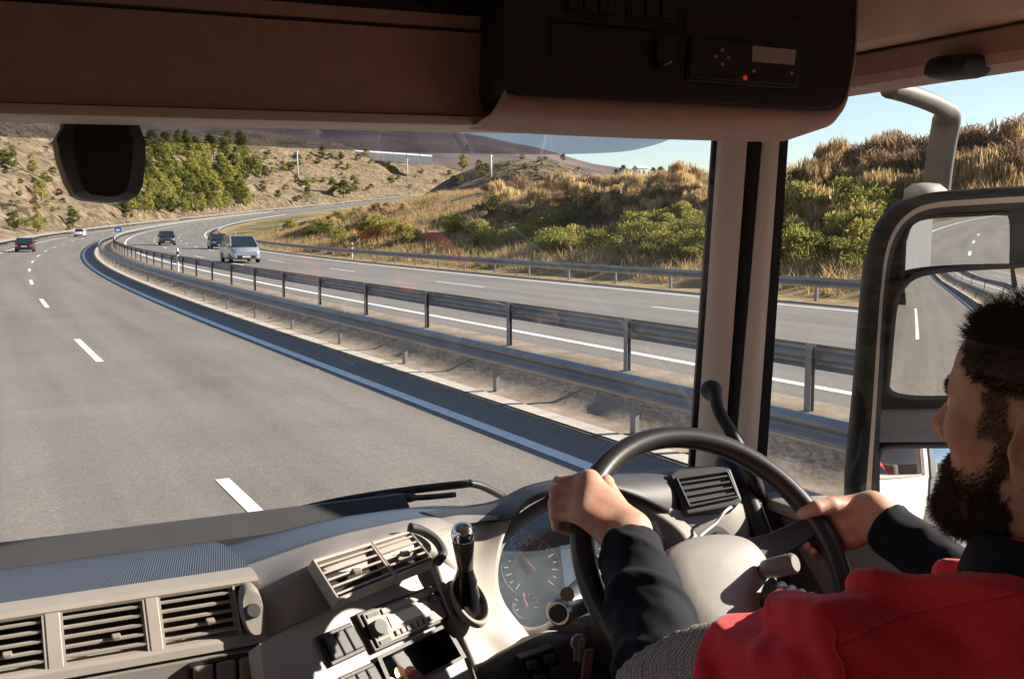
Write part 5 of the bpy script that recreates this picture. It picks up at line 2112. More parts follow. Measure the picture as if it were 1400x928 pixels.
# ================================================================== driver's seat (mostly below the frame)
seat = thing('driver_seat', 'dark grey seat under the driver at the lower right edge', 'seat', tuple(Q(.9, .5, -1.3)))
xbox(MB(), .66, 1.16, .36, .86, -1.08, -.94, .05).build('cushion', M_FABRIC, seat, smooth=True)
sb_ = MB()
b = MB().box((0, 0, 0), (.50, .13, .62), None, .05)
Mx = np.array(Matrix.Rotation(R_(-12), 3, 'X'))
sb_.add([Mx @ np.array(p) + Q(.9, .30, -.66) for p in b.v], b.f)
sb_.build('backrest', M_FABRIC, seat, smooth=True)
xbox(MB(), .74, 1.06, .45, .75, -1.3, -1.08, .03).build('base', M_BLACK, seat)
# ================================================================== the driver
def seg(p, a, b, ra, rb=None):
    a = np.asarray(a, np.float32)
    b = np.asarray(b, np.float32)
    rb = ra if rb is None else rb
    ab = b - a
    t = np.clip(((p - a) @ ab) / (ab @ ab + 1e-9), 0, 1)
    return np.linalg.norm(p - a - t[..., None] * ab, axis=-1) - (ra + (rb - ra) * t)


def ell(p, c, r, M=None):
    q = p - np.asarray(c, np.float32)
    if M is not None:
        q = q @ np.asarray(M, np.float32)
    r = np.asarray(r, np.float32)
    k0 = np.linalg.norm(q / r, axis=-1)
    k1 = np.linalg.norm(q / (r * r), axis=-1) + 1e-6
    return k0 * (k0 - 1) / k1


def smin(a, b, k):
    h = np.clip(.5 + .5 * (b - a) / k, 0, 1)
    return b + (a - b) * h - k * h * (1 - h)


def smax(a, b, k):
    return -smin(-a, -b, k)


def surface_net(fun, lo, hi, h):
    lo = np.asarray(lo, float)
    n = np.ceil((np.asarray(hi) - lo) / h).astype(int) + 1
    ax = [lo[i] + h * np.arange(n[i]) for i in range(3)]
    G = np.stack(np.meshgrid(*ax, indexing='ij'), -1).astype(np.float32)
    Fv = fun(G)
    ins = Fv < 0
    c = [(i, j, k) for i in (0, 1) for j in (0, 1) for k in (0, 1)]

    def sh(A, o):
        return A[o[0]:n[0] - 1 + o[0], o[1]:n[1] - 1 + o[1], o[2]:n[2] - 1 + o[2]]
    cnt = sum(sh(ins, o).astype(np.int8) for o in c)
    act = (cnt > 0) & (cnt < 8)
    idx = -np.ones(act.shape, np.int64)
    cells = np.argwhere(act)
    idx[act] = np.arange(len(cells))
    acc = np.zeros((len(cells), 3))
    num = np.zeros(len(cells))
    for a in c:
        for d in range(3):
            if a[d] == 1:
                continue
            b = list(a)
            b[d] = 1
            fa = sh(Fv, a)[act]
            fb = sh(Fv, tuple(b))[act]
            m = (fa < 0) != (fb < 0)
            t = fa[m] / (fa[m] - fb[m])
            p = np.tile(np.array(a, float), (m.sum(), 1))
            p[:, d] += t
            acc[m] += p
            num[m] += 1
    V = lo + h * (cells + acc / num[:, None])
    quads = []
    for d in range(3):
        e, f = (d + 1) % 3, (d + 2) % 3
        s0 = [slice(1, -1)] * 3
        A = ins.take(range(0, n[d] - 1), d)
        B = ins.take(range(1, n[d]), d)
        x = np.argwhere(A != B)
        x = x[(x[:, e] > 0) & (x[:, f] > 0) & (x[:, e] < n[e] - 1) & (x[:, f] < n[f] - 1)]
        q = []
        for (oe, of) in ((0, 0), (-1, 0), (-1, -1), (0, -1)):
            y = x.copy()
            y[:, e] += oe
            y[:, f] += of
            q.append(idx[y[:, 0], y[:, 1], y[:, 2]])
        q = np.stack(q, 1)
        fl = A[x[:, 0], x[:, 1], x[:, 2]]
        q[~fl] = q[~fl][:, ::-1]
        quads.append(q)
    Q_ = np.concatenate(quads)
    Q_ = Q_[(Q_ >= 0).all(1)]
    return V, Q_


def smooth_verts(V, Fq, it=2, lam=.5):
    e = np.concatenate([Fq[:, [0, 1]], Fq[:, [1, 2]], Fq[:, [2, 3]], Fq[:, [3, 0]]])
    for _ in range(it):
        s = np.zeros_like(V)
        c = np.zeros(len(V))
        for a, b in ((0, 1), (1, 0)):
            np.add.at(s, e[:, a], V[e[:, b]])
            np.add.at(c, e[:, a], 1)
        V = V * (1 - lam) + lam * s / np.maximum(c, 1)[:, None]
    return V


def np_mesh(name, V, Fq, mats, parent, midx=None, smooth=True):
    me = bpy.data.meshes.new(name)
    org = ORG.get(parent.name, np.zeros(3))
    me.from_pydata((V - org).tolist(), [], Fq.tolist())
    for m in (mats if isinstance(mats, (list, tuple)) else [mats]):
        me.materials.append(m)
    if midx is not None:
        me.polygons.foreach_set('material_index', midx)
    if smooth:
        me.polygons.foreach_set('use_smooth', [True] * len(me.polygons))
    o = bpy.data.objects.new(name, me)
    COL.objects.link(o)
    o.parent = parent
    ORG[o.name] = org
    return o


def noise3(p, s, seed):
    return fbm(p[..., 0] * s + p[..., 2] * s * .71 + 3.1, p[..., 1] * s - p[..., 2] * s * .63 + 7.7, seed, 3)


# ---- materials
M_SKIN = material('skin', (.58, .31, .21), rough=.48, spec=.4, col2=(.68, .39, .28), vscale=60, bump=.25, bscale=500, bdist=.0006)
M_SKIN.node_tree.nodes['Principled BSDF'].inputs['Subsurface Weight'].default_value = .12
M_SKIN.node_tree.nodes['Principled BSDF'].inputs['Subsurface Radius'].default_value = (.012, .005, .003)
M_SKIN.node_tree.nodes['Principled BSDF'].inputs['Subsurface Scale'].default_value = .5
_nt = M_SKIN.node_tree
_b = _nt.nodes['Principled BSDF']
_src = _b.inputs['Base Color'].links[0].from_socket
_at = _nt.nodes.new('ShaderNodeAttribute')
_at.attribute_name = 'stubble'
_sp = _nt.nodes.new('ShaderNodeSeparateColor')
_nt.links.new(_at.outputs['Color'], _sp.inputs[0])
_mx = _nt.nodes.new('ShaderNodeMix')
_mx.data_type = 'RGBA'
_nt.links.new(_sp.outputs[0], _mx.inputs[0])
_nt.links.new(_src, _mx.inputs[6])
_mx.inputs[7].default_value = (.15, .080, .052, 1)
_nt.links.new(_mx.outputs[2], _b.inputs['Base Color'])
M_HAIR = material('dark_brown_hair', (.060, .037, .024), rough=.5, spec=.4, var=.4, vscale=200)
M_BEARD = material('brown_beard', (.075, .042, .026), rough=.5, spec=.35, var=.5, vscale=200)
M_NAVY = material('navy_knit', (.007, .0085, .016), rough=.8, spec=.2, var=.25, vscale=500, bump=.4, bscale=900, bdist=.0008, sheen=.04)
M_RED = material('red_sweatshirt', (.80, .048, .055), rough=.85, spec=.2, var=.12, vscale=300, bump=.4, bscale=900, bdist=.0008, sheen=.15)
M_TROUS = material('dark_trousers', (.02, .022, .03), rough=.9)


def knit_material():
    m = material('grey_ribbed_knit', (.27, .24, .225), rough=.9, spec=.15)
    nt = m.node_tree
    b = nt.nodes['Principled BSDF']
    tc = nt.nodes.new('ShaderNodeTexCoord')
    ck = nt.nodes.new('ShaderNodeTexChecker')
    ck.inputs['Scale'].default_value = 430
    ck.inputs['Color1'].default_value = (.50, .45, .41, 1)
    ck.inputs['Color2'].default_value = (.13, .115, .11, 1)
    nt.links.new(tc.outputs['Object'], ck.inputs['Vector'])
    nt.links.new(ck.outputs[0], b.inputs['Base Color'])
    return m


M_KNIT = knit_material()
M_EYEW = material('eye_white', (.75, .72, .68), rough=.2)
M_IRIS = material('iris', (.06, .03, .015), rough=.15)

person = thing('person', 'bearded man in a red and navy sweatshirt driving with both hands on the wheel', 'person', tuple(Q(.9, .55, -.94)))

# ---- pose (cab coordinates turned to world by Q)
HC = Q(.895, .625, -.190)                        # between the ears
Hyaw = R_(7)                                     # head turned slightly to the driver's left
Hx = np.array((math.cos(Hyaw), math.sin(Hyaw), 0))
Hy = np.array((-math.sin(Hyaw), math.cos(Hyaw), 0))
Hpit = R_(3)
Hz = np.array((0, 0, 1.0))
Hy2 = Hy * math.cos(Hpit) + Hz * math.sin(Hpit)
Hz2 = np.cross(Hx, Hy2)
HR = np.stack([Hx, Hy2, Hz2], 1)                 # columns: head axes in world
HS = 1.0


def head_sdf(p):
    d = ell(p, (0, -.012, .042), (.077, .100, .090))
    d = smin(d, ell(p, (0, .048, .045), (.062, .050, .062)), .03)
    d = smin(d, ell(p, (0, .040, -.030), (.061, .058, .082)), .03)
    for sx in (-1, 1):
        d = smin(d, seg(p, (sx * .056, .004, -.052), (sx * .018, .078, -.088), .018, .018), .03)
        d = smin(d, ell(p, (sx * .046, .062, -.004), (.022, .022, .020)), .02)
        d = smin(d, seg(p, (sx * .012, .092, .036), (sx * .042, .080, .034), .010, .008), .014)
        d = smax(d, -ell(p, (sx * .031, .101, .016), (.018, .014, .011)), .012)
        d = smin(d, ell(p, (sx * .013, .104, -.020), (.010, .012, .009)), .008)
    d = smin(d, ell(p, (0, .082, -.088), (.024, .020, .020)), .02)
    d = smin(d, seg(p, (0, .096, .026), (0, .122, -.014), .007, .011), .012)
    d = smin(d, seg(p, (-.020, .094, -.049), (.020, .094, -.049), .0075), .008)
    d = smin(d, seg(p, (-.018, .093, -.060), (.018, .093, -.060), .0085), .008)
    # ears
    for sx in (-1, 1):
        c = np.array((sx * .080, -.017, .000))
        an = R_(20)
        Me = np.array([[math.cos(an * sx), math.sin(an * sx), 0], [-math.sin(an * sx), math.cos(an * sx), 0], [0, 0, 1]])
        e = ell(p, c, (.0085, .018, .030), Me)
        e = smin(e, ell(p, c + (0, .004, -.026), (.007, .010, .012)), .01)
        e = smax(e, -ell(p, c + (sx * .009, .004, .004), (.008, .010, .019), Me), .006)
        e = smin(e, ell(p, c + (sx * .002, .014, -.006), (.005, .004, .008)), .005)
        d = smin(d, e, .008)
    d = smin(d, seg(p, (0, -.020, -.055), (0, -.045, -.21), .057, .062), .035)
    d = smin(d, ell(p, (0, .012, -.115), (.03, .03, .05)), .03)
    return d


Vh, Fh = surface_net(head_sdf, (-.105, -.135, -.225), (.105, .142, .142), .0030)
Vh = smooth_verts(Vh, Fh, 1, .4)


def head_world(v):
    return HC + (v * HS) @ HR.T


# ---- wheel frame for the hands
def rimpt(deg):
    q = R_(deg)
    Rr = math.cos(q) * e1 + math.sin(q) * e2
    Tt = math.sin(q) * e1 - math.cos(q) * e2       # along the rim, towards smaller angles
    return WC + WR * Rr, Rr, Tt


def hand_sdf(spec):
    chains, palm, thumb, extra = spec

    def f(p):
        d = None
        for ch, rr in chains:
            for i in range(len(ch) - 1):
                x = seg(p, ch[i], ch[i + 1], rr[i], rr[i + 1])
                d = x if d is None else smin(d, x, .0035 if i else .008)
        for a, b, ra, rb in palm:
            d = smin(d, seg(p, a, b, ra, rb), .014)
        dt = None
        for i in range(len(thumb[0]) - 1):
            x = seg(p, thumb[0][i], thumb[0][i + 1], thumb[1][i], thumb[1][i + 1])
            dt = x if dt is None else smin(dt, x, .004)
        d = smin(d, dt, .007)
        for a, b, ra, rb in extra:
            d = smin(d, seg(p, a, b, ra, rb), .018)
        return d
    return f


def build_hand(C, Rr, Tt, Nn, order, prof, wrist, elbow, thumb_pts, wob, spread=.0195):
    """order: +1 index finger towards Tt. prof: MCP,PIP,DIP,TIP in (R,N) coordinates about the rim centre"""
    chains = []
    mcps = []
    for i in range(4):
        off = (1.5 - i) * spread * order
        sc = (1.0, 1.06, 1.0, .84)[i]
        ch = []
        for j, (r, n) in enumerate(prof):
            k = 1 + (sc - 1) * (j / 3)
            ch.append(C + Rr * (r + wob[i][0] * (j > 0)) * k + Nn * (n + wob[i][1] * (j > 0)) * k + Tt * off * (1 - .10 * j))
        chains.append((ch, [.0112 * sc, .0098 * sc, .0086 * sc, .0074 * sc]))
        mcps.append(ch[0])
    palm = []
    wdir = nrm(elbow - wrist)
    side = nrm(np.cross(np.cross(mcps[0] - mcps[3], wrist - mcps[1]), wrist - (mcps[1] + mcps[2]) / 2))
    if side @ (mcps[0] - mcps[3]) < 0:
        side = -side
    for i in range(4):
        w = wrist + side * (1.5 - i) * .011
        palm.append((mcps[i], w, .0128, .0185))
    for i in range(3):
        m = (mcps[i] + mcps[i + 1]) / 2
        palm.append((m, wrist + side * (1 - i) * .011, .0115, .018))
    extra = [(wrist, wrist + wdir * .10, .0245, .029), (wrist + side * .008, wrist + wdir * .08, .0225, .026), (wrist - side * .010, wrist + wdir * .08, .022, .026)]
    return (chains, palm, thumb_pts, extra), mcps, side


# left hand: laid over the rim from the driver's side
CL, RL, TLn = rimpt(149)
wristL = CL + WNRM * .045 - RL * .052 - TLn * .040
S_L = Q(.735, .72, -.418)
best = None
for k in np.linspace(.8, 1.5, 141):
    E_ = P(915, 935, D=k)
    er = (np.linalg.norm(E_ - wristL) - .255) ** 2 + (np.linalg.norm(E_ - S_L) - .30) ** 2
    if best is None or er < best[0]:
        best = (er, E_)
E_L = best[1]
profL = [(.012, .036), (.046, .008), (.034, -.022), (.008, -.029)]
thL = ([wristL + (CL - wristL) * .2 + TLn * .018 - RL * .012, CL - RL * .022 + WNRM * .022 + TLn * .034, CL - RL * .022 + WNRM * .008 + TLn * .056, CL - RL * .015 - WNRM * .004 + TLn * .072], [.016, .0135, .0115, .0095])
specL, mcL, sdL = build_hand(CL, RL, TLn, WNRM, 1, profL, wristL, E_L, thL, [(0, 0), (.001, .002), (0, .001), (-.002, -.002)])
# right hand: palm outside the rim, fingers round the far side
CR, RR, TR = rimpt(6)
TR = -TR                                           # towards the top of the wheel
wristR = CR + RR * .072 + WNRM * .040 - TR * .010
E_R = Q(1.245, .86, -.56)
S_R = Q(1.055, .70, -.405)
profR = [(.036, .014), (.024, -.030), (-.006, -.036), (-.026, -.020)]
thR = ([wristR + (CR - wristR) * .3 + TR * .022, CR + RR * .014 + WNRM * .030 + TR * .026, CR - RR * .014 + WNRM * .028 + TR * .030, CR - RR * .036 + WNRM * .020 + TR * .030], [.016, .0130, .0112, .009])
specR, mcR, sdR = build_hand(CR, RR, TR, WNRM, 1, profR, wristR, E_R, thR, [(0, 0), (.001, -.001), (0, .001), (-.003, .003)])
parts_V, parts_F = [head_world(Vh)], [Fh]
for spec, C_, W_ in ((specL, CL, wristL), (specR, CR, wristR)):
    allp = [q for ch, _ in spec[0] for q in ch] + [W_, spec[3][0][1]] + spec[2][0]
    lo = np.min(allp, 0) - .035
    hi = np.max(allp, 0) + .035
    v, f = surface_net(hand_sdf(spec), lo, hi, .0021)
    v = smooth_verts(v, f, 1, .4)
    parts_V.append(v)
    parts_F.append(f)


# the trunk and arms under the clothes keep the body one figure
def trunk_sdf(p):
    d = seg(p, S_L, S_R, .05, .05)
    d = smin(d, ell(p, Q(.895, .585, -.60), (.15, .09, .24)), .05)
    d = smin(d, seg(p, S_L, E_L, .038, .030), .03)
    d = smin(d, seg(p, E_L, wristL, .030, .022), .01)
    d = smin(d, seg(p, S_R, E_R, .038, .030), .03)
    d = smin(d, seg(p, E_R, wristR, .030, .022), .01)
    d = smin(d, seg(p, Q(.89, .60, -.30), Q(.893, .585, -.45), .055, .07), .03)
    return d


ap = np.array([S_L, S_R, E_L, E_R, wristL, wristR, Q(.9, .5, -.9), Q(.9, .7, -.28)])
v, f = surface_net(trunk_sdf, ap.min(0) - .10, ap.max(0) + .10, .010)
parts_V.append(v)
parts_F.append(f)
off = 0
Fs = []
for v, f in zip(parts_V, parts_F):
    Fs.append(f + off)
    off += len(v)
body = np_mesh('body', np.concatenate(parts_V), np.concatenate(Fs), M_SKIN, person)

# nails
for spec in (specL, specR):
    for ch, rr in spec[0]:
        tip, dip = ch[3], ch[2]
        ax_ = nrm(tip - dip)
        cen = (CL if spec is specL else CR)
        outn = nrm((tip + dip) / 2 - cen - ((tip + dip) / 2 - cen) @ (TLn if spec is specL else TR) * (TLn if spec is specL else TR))
        sd_ = np.cross(ax_, outn)
        c0 = tip + outn * (rr[3] * .86)
        rows = [[c0 + ax_ * a * .0065 + sd_ * b * .0052 - outn * (.0016 * b * b + .0008 * a * a) for b in (-1, -.5, 0, .5, 1)] for a in (-1, -.3, .4, 1)]
        MB().grid(rows).build('nail', material('nail', (.62, .36, .29), rough=.3) if 'nail' not in bpy.data.materials else bpy.data.materials['nail'], body, smooth=True)
# eyes
for sx in (-1, 1):
    c = head_world(np.array([(sx * .031, .0845, .016)]))[0]
    eb = MB()
    rows = []
    for th in np.linspace(.02, math.pi - .02, 12):
        rows.append([c + .0118 * (math.sin(th) * (math.cos(q) * Hx + math.sin(q) * Hz2) + math.cos(th) * Hy2) for q in np.linspace(0, 2 * math.pi, 18, endpoint=False)])
    eo = eb.grid(rows, close_u=True).build('eye', M_EYEW, person, smooth=True)
    ib = MB()
    ib.disc(c + Hy2 * .0108, Hy2, .0056, 18, .0012, .004).build('iris', M_IRIS, eo, smooth=True)


# ---- hair and beard: an undercoat and many strands
def face_info(V, Fq):
    c = V[Fq].mean(1)
    n = np.cross(V[Fq[:, 2]] - V[Fq[:, 0]], V[Fq[:, 3]] - V[Fq[:, 1]])
    ar = np.linalg.norm(n, axis=1) + 1e-12
    return c, n / ar[:, None], ar / 2


fc, fn, fa = face_info(Vh, Fh)
if (fn * (fc - np.array((0, 0, 0)))).sum() < 0:
    fn = -fn
x_, y_, z_ = fc[:, 0], fc[:, 1], fc[:, 2]
ax__ = np.abs(x_)
jit = .006 * (vnoise(y_ * 160, z_ * 160, 3) - .5) * 2
ear = (ax__ > .071) & (y_ > -.042) & (y_ < .010) & (z_ > -.045) & (z_ < .042)
hl = .078 - .25 * np.maximum(0, ax__ - .03) - .45 * np.maximum(0, .085 - z_)       # hairline in y by height
top = (z_ > .048) & (y_ < hl + jit)
side = (z_ <= .048) & (z_ > -.005) & (y_ < .036 + jit) & (ax__ > .045) & ~ear
burn = (z_ <= .01) & (z_ > -.05) & (y_ > .003 + jit) & (y_ < .027 + jit) & (ax__ > .045) & ~ear
backh = (y_ < -.02 + jit) & (z_ > -.070 - .3 * (y_ + .02)) & (z_ <= .05) & ~ear
m_hair = top | side | backh
cheek = -.036 + 1.0 * np.maximum(0, .040 - y_) * .9                                # beard line climbs to the sideburn
m_beard = burn | ((z_ < cheek + jit) & (z_ > -.125 - .0 * y_) & (y_ > .004 + jit) & ~ear & ((np.abs(z_ + .055) > .0075) | (ax__ > .023)) & (z_ > -.132 + .35 * np.maximum(0, .07 - y_)))
m_beard &= ~((y_ > .098) & (z_ > -.030)) & ~m_hair


# thin out towards the cheek
bw = np.clip(.25 + .75 * sstep(.0, .022, cheek - z_) + .4 * burn, .12, 1) * (.6 + .8 * vnoise(y_ * 90, z_ * 90, 8))


def undercoat(name, mask, off, mat, parent):
    Fm = Fh[mask]
    ids = np.unique(Fm)
    mp = -np.ones(len(Vh), int)
    mp[ids] = np.arange(len(ids))
    vn = np.zeros_like(Vh)
    for k in range(4):
        np.add.at(vn, Fh[:, k], fn)
    vn /= np.linalg.norm(vn, axis=1, keepdims=True) + 1e-9
    return Vh[ids] + vn[ids] * off, mp[Fm]


def strands(mask, n, length, wid, dirfun, rng, curl=.25):
    w = fa * mask
    idx = rng.choice(len(fa), n, p=w / w.sum())
    q = Fh[idx]
    ww = rng.dirichlet((1, 1, 1, 1), n)
    base = (Vh[q] * ww[..., None]).sum(1)
    nn = fn[idx]
    L = length(base, rng)
    d = dirfun(base, nn) + rng.normal(0, curl, (n, 3))
    d /= np.linalg.norm(d, axis=1, keepdims=True)
    d2 = d + rng.normal(0, curl * .7, (n, 3)) + np.array((0, 0, -.15))
    d2 /= np.linalg.norm(d2, axis=1, keepdims=True)
    sd = np.cross(d, rng.normal(size=(n, 3)))
    sd /= np.linalg.norm(sd, axis=1, keepdims=True)
    sd *= wid
    p0 = base - nn * .001
    p1 = base + d * L[:, None] * .55
    p2 = p1 + d2 * L[:, None] * .5
    V = np.stack([p0 - sd, p0 + sd, p1 + sd * .8, p1 - sd * .8, p2 + sd * .15, p2 - sd * .15], 1).reshape(-1, 3)
    i = np.arange(n)[:, None] * 6
    F1 = i + np.array([[0, 1, 2, 3]])
    F2 = i + np.array([[3, 2, 4, 5]])
    return V, np.concatenate([F1, F2])


rng = np.random.default_rng(12)
sv = np.zeros(len(Vh))
sc_ = np.zeros(len(Vh))
for k in range(4):
    np.add.at(sv, Fh[:, k], np.maximum(m_hair * 1.0, m_beard * np.clip(bw, 0, 1)))
    np.add.at(sc_, Fh[:, k], 1)
sv = smooth_verts((sv / np.maximum(sc_, 1))[:, None], Fh, 5, .6)[:, 0]
full = np.zeros((len(body.data.vertices), 4), np.float32)
full[:len(Vh), 0] = sv
at = body.data.color_attributes.new('stubble', 'FLOAT_COLOR', 'POINT')
at.data.foreach_set('color', full.reshape(-1))


def hair_dir(b, n):
    t = np.zeros_like(b)
    t[:, 1] = np.where(b[:, 2] > .07, .55, .1)
    t[:, 2] = np.where(b[:, 2] > .08, .45, -.55)
    return n * .8 + t


def hair_len(b, r):
    return (.0035 + .0070 * sstep(.03, .085, b[:, 2]) + .003 * sstep(.07, .10, b[:, 2]) * sstep(.0, .06, b[:, 1])) * r.uniform(.6, 1.3, len(b))


uv_, uf_ = undercoat('hair', m_hair & (z_ > .055), .004, M_HAIR, person)
V1, F1 = strands(m_hair & (z_ > .045), 24000, hair_len, .00030, hair_dir, rng, .17)
V2, F2 = strands(m_hair & (z_ <= .05), 14000, hair_len, .00026, hair_dir, rng, .22)
Vt = np.concatenate([uv_, V1, V2])
Ft = np.concatenate([uf_, F1 + len(uv_), F2 + len(uv_) + len(V1)])
np_mesh('hair', head_world(Vt), Ft, M_HAIR, person, smooth=False)


def beard_dir(b, n):
    t = np.zeros_like(b)
    t[:, 2] = -.75
    t[:, 1] = .45 * (b[:, 1] > .05)
    return n * .75 + t


def beard_len(b, r):
    return (.0042 + .0075 * sstep(.03, .09, b[:, 1]) * sstep(-.045, -.085, b[:, 2]) + .003 * sstep(-.02, -.07, b[:, 2])) * r.uniform(.6, 1.25, len(b))


uv_, uf_ = undercoat('beard', m_beard & (z_ < -.068) & (y_ > .045), .003, M_BEARD, person)
V1, F1 = strands(m_beard * bw, 21000, beard_len, .00030, beard_dir, rng, .34)
np_mesh('beard', head_world(np.concatenate([uv_, V1])), np.concatenate([uf_, F1 + len(uv_)]), M_BEARD, person, smooth=False)
# brows
m_brow = (y_ > .06) & (z_ > .026) & (z_ < .040) & (ax__ > .012) & (ax__ < .05)
V1, F1 = strands(m_brow, 900, lambda b, r: r.uniform(.003, .006, len(b)), .0003, lambda b, n: n * .25 + np.stack([np.sign(b[:, 0]) * .8, 0 * b[:, 0], 0 * b[:, 0] + .15], 1), rng, .2)
np_mesh('eyebrows', head_world(V1), F1, M_HAIR, person, smooth=False)


# ---- clothes
def axis_coords(p, a, b):
    ab = b - a
    L = np.linalg.norm(ab)
    t = ((p - a) @ ab) / (L * L)
    r = p - a - t[..., None] * ab
    ux = nrm(np.cross(ab, (0, 0, 1.0)))
    uy = np.cross(nrm(ab), ux)
    return t, np.arctan2(r @ uy, r @ ux), L


def sleeve_field(p, a, b, ra, rb, amp, freq, seed, skew=.8):
    d = seg(p, a, b, ra, rb)
    t, th, L = axis_coords(p, np.asarray(a, float), np.asarray(b, float))
    nz = noise3(p, 11, 81 + int(seed))
    ph = t * L * freq * .62 + skew * 2.2 * np.sin(th + seed) + 7.0 * nz
    w = np.sin(ph)
    w = np.where(w > 0, w * w, -.25 * w * w)          # soft ridges with wide valleys between
    am = np.clip(.55 + 2.2 * noise3(p, 8, 91 + int(seed)), .1, 1.2)
    return d - amp * 1.7 * w * am


# torso and upper sleeves (red)
def red_sdf(p):
    d = seg(p, S_L + (.01, 0, .004), S_R + (-.01, 0, .004), .066, .066)
    d = smin(d, ell(p, Q(.895, .575, -.60), (.185, .125, .27)), .06)
    d = smin(d, ell(p, Q(.895, .60, -.365), (.115, .085, .070)), .06)
    d = smin(d, seg(p, Q(.835, .595, -.335), S_L, .046, .062), .04)
    d = smin(d, seg(p, Q(.955, .595, -.335), S_R, .046, .062), .04)
    d = smin(d, sleeve_field(p, S_L, S_L + (E_L - S_L) * .70, .068, .062, .0105, 110, 1.0), .028)
    d = smin(d, sleeve_field(p, S_R, S_R + (E_R - S_R) * .45, .066, .060, .004, 90, 2.0), .035)
    big = noise3(p, 9, 61) * .020 + noise3(p, 24, 63) * .009
    fold = .0105 * np.sin(p[..., 0] * 55 + p[..., 2] * 70 + 6 * noise3(p, 5, 66))
    d = d - big - fold * sstep(.0, .2, noise3(p, 6, 68) + .12)
    # end cleanly: at the sleeve ends, and open at the neck
    aL = nrm(E_L - S_L)
    cutL = (p - (S_L + (E_L - S_L) * .53)) @ aL
    nearL = np.linalg.norm(p - E_L, axis=-1) - .19
    d = np.where(nearL < 0, smax(d, cutL.astype(np.float32), .006), d)
    aR = nrm(E_R - S_R)
    cutR = (p - (S_R + (E_R - S_R) * .40)) @ aR
    nearR = np.linalg.norm(p - E_R, axis=-1) - .20
    d = np.where(nearR < 0, smax(d, cutR.astype(np.float32), .006), d)
    return d


bb = np.array([S_L, S_R, E_L, S_R + (E_R - S_R) * .5, Q(.9, .45, -.88), Q(.9, .75, -.28)])
v, f = surface_net(red_sdf, bb.min(0) - .11, bb.max(0) + .11, .0055)
v = smooth_verts(v, f, 1, .5)
shirt = np_mesh('sweatshirt', v, f, M_RED, person)
# raised seams: armhole and shoulder
from mathutils.bvhtree import BVHTree
bv = BVHTree.FromPolygons([tuple(q) for q in v.tolist()], f.tolist())


def seam(pxs, name):
    pts = []
    for u, w_ in pxs:
        h = bv.ray_cast(Vector(CAMP), Vector(ray(u, w_)).normalized())
        if h[0] is not None:
            pts.append(np.array(h[0]) - nrm(ray(u, w_)) * .0005)
    if len(pts) > 2:
        MB().tube(catmull(pts, len(pts) * 4), .0016, 6).build(name, M_RED, shirt, smooth=True)


seam(catmull([(1136, 850), (1143, 868), (1141, 885), (1152, 905), (1156, 926)], 14), 'seam')
seam(catmull([(1150, 878), (1190, 860), (1240, 840), (1300, 826), (1360, 817), (1398, 808)], 24), 'seam')


# grey knitted band at the elbow, navy forearms
def band_sdf(p):
    d = seg(p, S_L + (E_L - S_L) * .40, E_L, .0620, .0605)
    d = smin(d, seg(p, E_L, E_L + (wristL - E_L) * .10, .0605, .058), .02)
    aL = nrm(E_L - S_L)
    rib = .0016 * np.sin(((p - S_L) @ aL) * 420)
    d = d - rib
    d = smax(d, -((p - (S_L + (E_L - S_L) * .50)) @ aL).astype(np.float32), .004)
    fL = nrm(wristL - E_L)
    d = smax(d, ((p - (E_L + (wristL - E_L) * .06)) @ fL).astype(np.float32), .004)
    return d


v, f = surface_net(band_sdf, np.minimum(S_L, E_L) - .12, np.maximum(S_L, E_L) + .12, .0045)
np_mesh('elbow_band', v, f, M_KNIT, person)


def forearm(a, b, r0, r1, seed, amp, name, t0=0.0):
    fdir = nrm(b - a)

    def fn_(p):
        d = sleeve_field(p, a, b, r0, r1, amp, 130, seed, 1.1)
        d = d - noise3(p, 26, 71 + int(seed)) * .010
        d = smax(d, -((p - (a + (b - a) * t0)) @ fdir).astype(np.float32), .004)
        d = smax(d, ((p - (b - fdir * .002)) @ fdir).astype(np.float32), .005)
        # hem: a slightly tighter cuff with a lip
        t = (p - b) @ fdir
        return d
    v, f = surface_net(fn_, np.minimum(a, b) - .09, np.maximum(a, b) + .09, .004)
    v = smooth_verts(v, f, 1, .4)
    o = np_mesh(name, v, f, M_NAVY, person)
    return o


cuffL = wristL + nrm(E_L - wristL) * .012
cuffR = wristR + nrm(E_R - wristR) * .022
forearm(E_L, cuffL, .060, .0405, 1, .0042, 'sleeve', .0)
forearm(E_R, cuffR, .056, .039, 2, .0045, 'sleeve', 0.0)


def upr_sdf(p):
    d = sleeve_field(p, S_R + (E_R - S_R) * .30, E_R, .060, .056, .005, 100, 3.0)
    return d


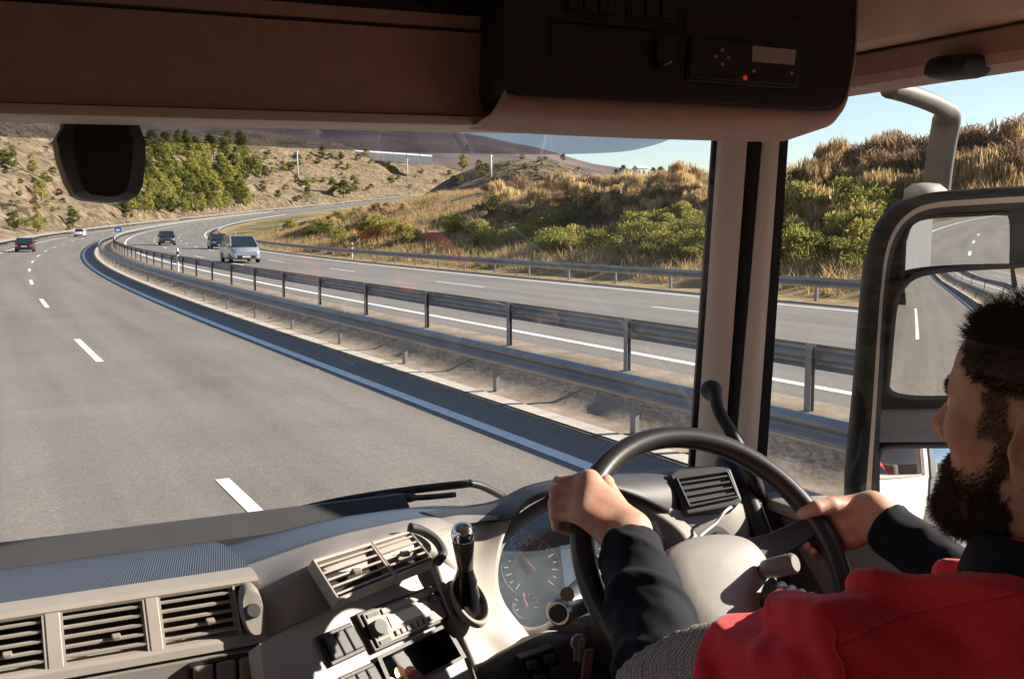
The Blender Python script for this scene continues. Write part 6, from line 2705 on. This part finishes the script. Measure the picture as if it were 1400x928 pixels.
v, f = surface_net(upr_sdf, np.minimum(S_R, E_R) - .08, np.maximum(S_R, E_R) + .08, .006)
np_mesh('sleeve', smooth_verts(v, f, 1, .4), f, M_NAVY, person)
# collar
nk0, nk1 = Q(.893, .602, -.300), Q(.893, .612, -.345)
cl = MB()
rows = []
for r, z, dy in ((.066, .016, .004), (.072, .023, .004), (.081, .019, .002), (.090, .004, 0), (.098, -.014, -.002), (.104, -.05, -.004)):
    rows.append([nk0 + np.array((math.cos(q) * r * 1.02, math.sin(q) * r * 1.0 + dy, z + .010 * math.cos(q * 3 + 1) * .2 - .012 * (math.sin(q) > .3) * (math.sin(q) - .3))) for q in np.linspace(0, 2 * math.pi, 64, endpoint=False)])
cl.grid(rows, close_u=True)
cl.build('collar', M_NAVY, person, smooth=True, solid=.004)
rows = [nk0 + np.array((math.cos(q) * .0715, math.sin(q) * .070 + .004, .0285 - .012 * (math.sin(q) > .3) * (math.sin(q) - .3))) for q in np.linspace(0, 2 * math.pi, 64, endpoint=False)]


# legs on the seat, below the frame
def legs_sdf(p):
    d = ell(p, Q(.9, .52, -.86), (.19, .16, .12))
    for sx in (-1, 1):
        d = smin(d, seg(p, Q(.9 + sx * .09, .55, -.87), Q(.9 + sx * .12, 1.0, -.82), .08, .062), .05)
        d = smin(d, seg(p, Q(.9 + sx * .12, 1.0, -.82), Q(.9 + sx * .12, 1.22, -1.22), .060, .048), .03)
    return d


v, f = surface_net(legs_sdf, Q(.66, .3, -1.3), Q(1.14, 1.32, -.68), .014)
np_mesh('trousers', smooth_verts(v, f, 1, .5), f, M_TROUS, person)
for sx in (-1, 1):
    fp = Q(.9 + sx * .12, 1.26, -1.26)
    MB().loft([[fp + np.array((math.cos(q) * .045 * k, yy + math.sin(q) * .03, zz)) for q in np.linspace(0, 2 * math.pi, 14, endpoint=False)] for k, yy, zz in ((1, -.05, -.038), (1.05, .02, -.036), (1, .03, .0), (.7, .01, .03))]).build('shoe', M_BLACK, person, smooth=True)
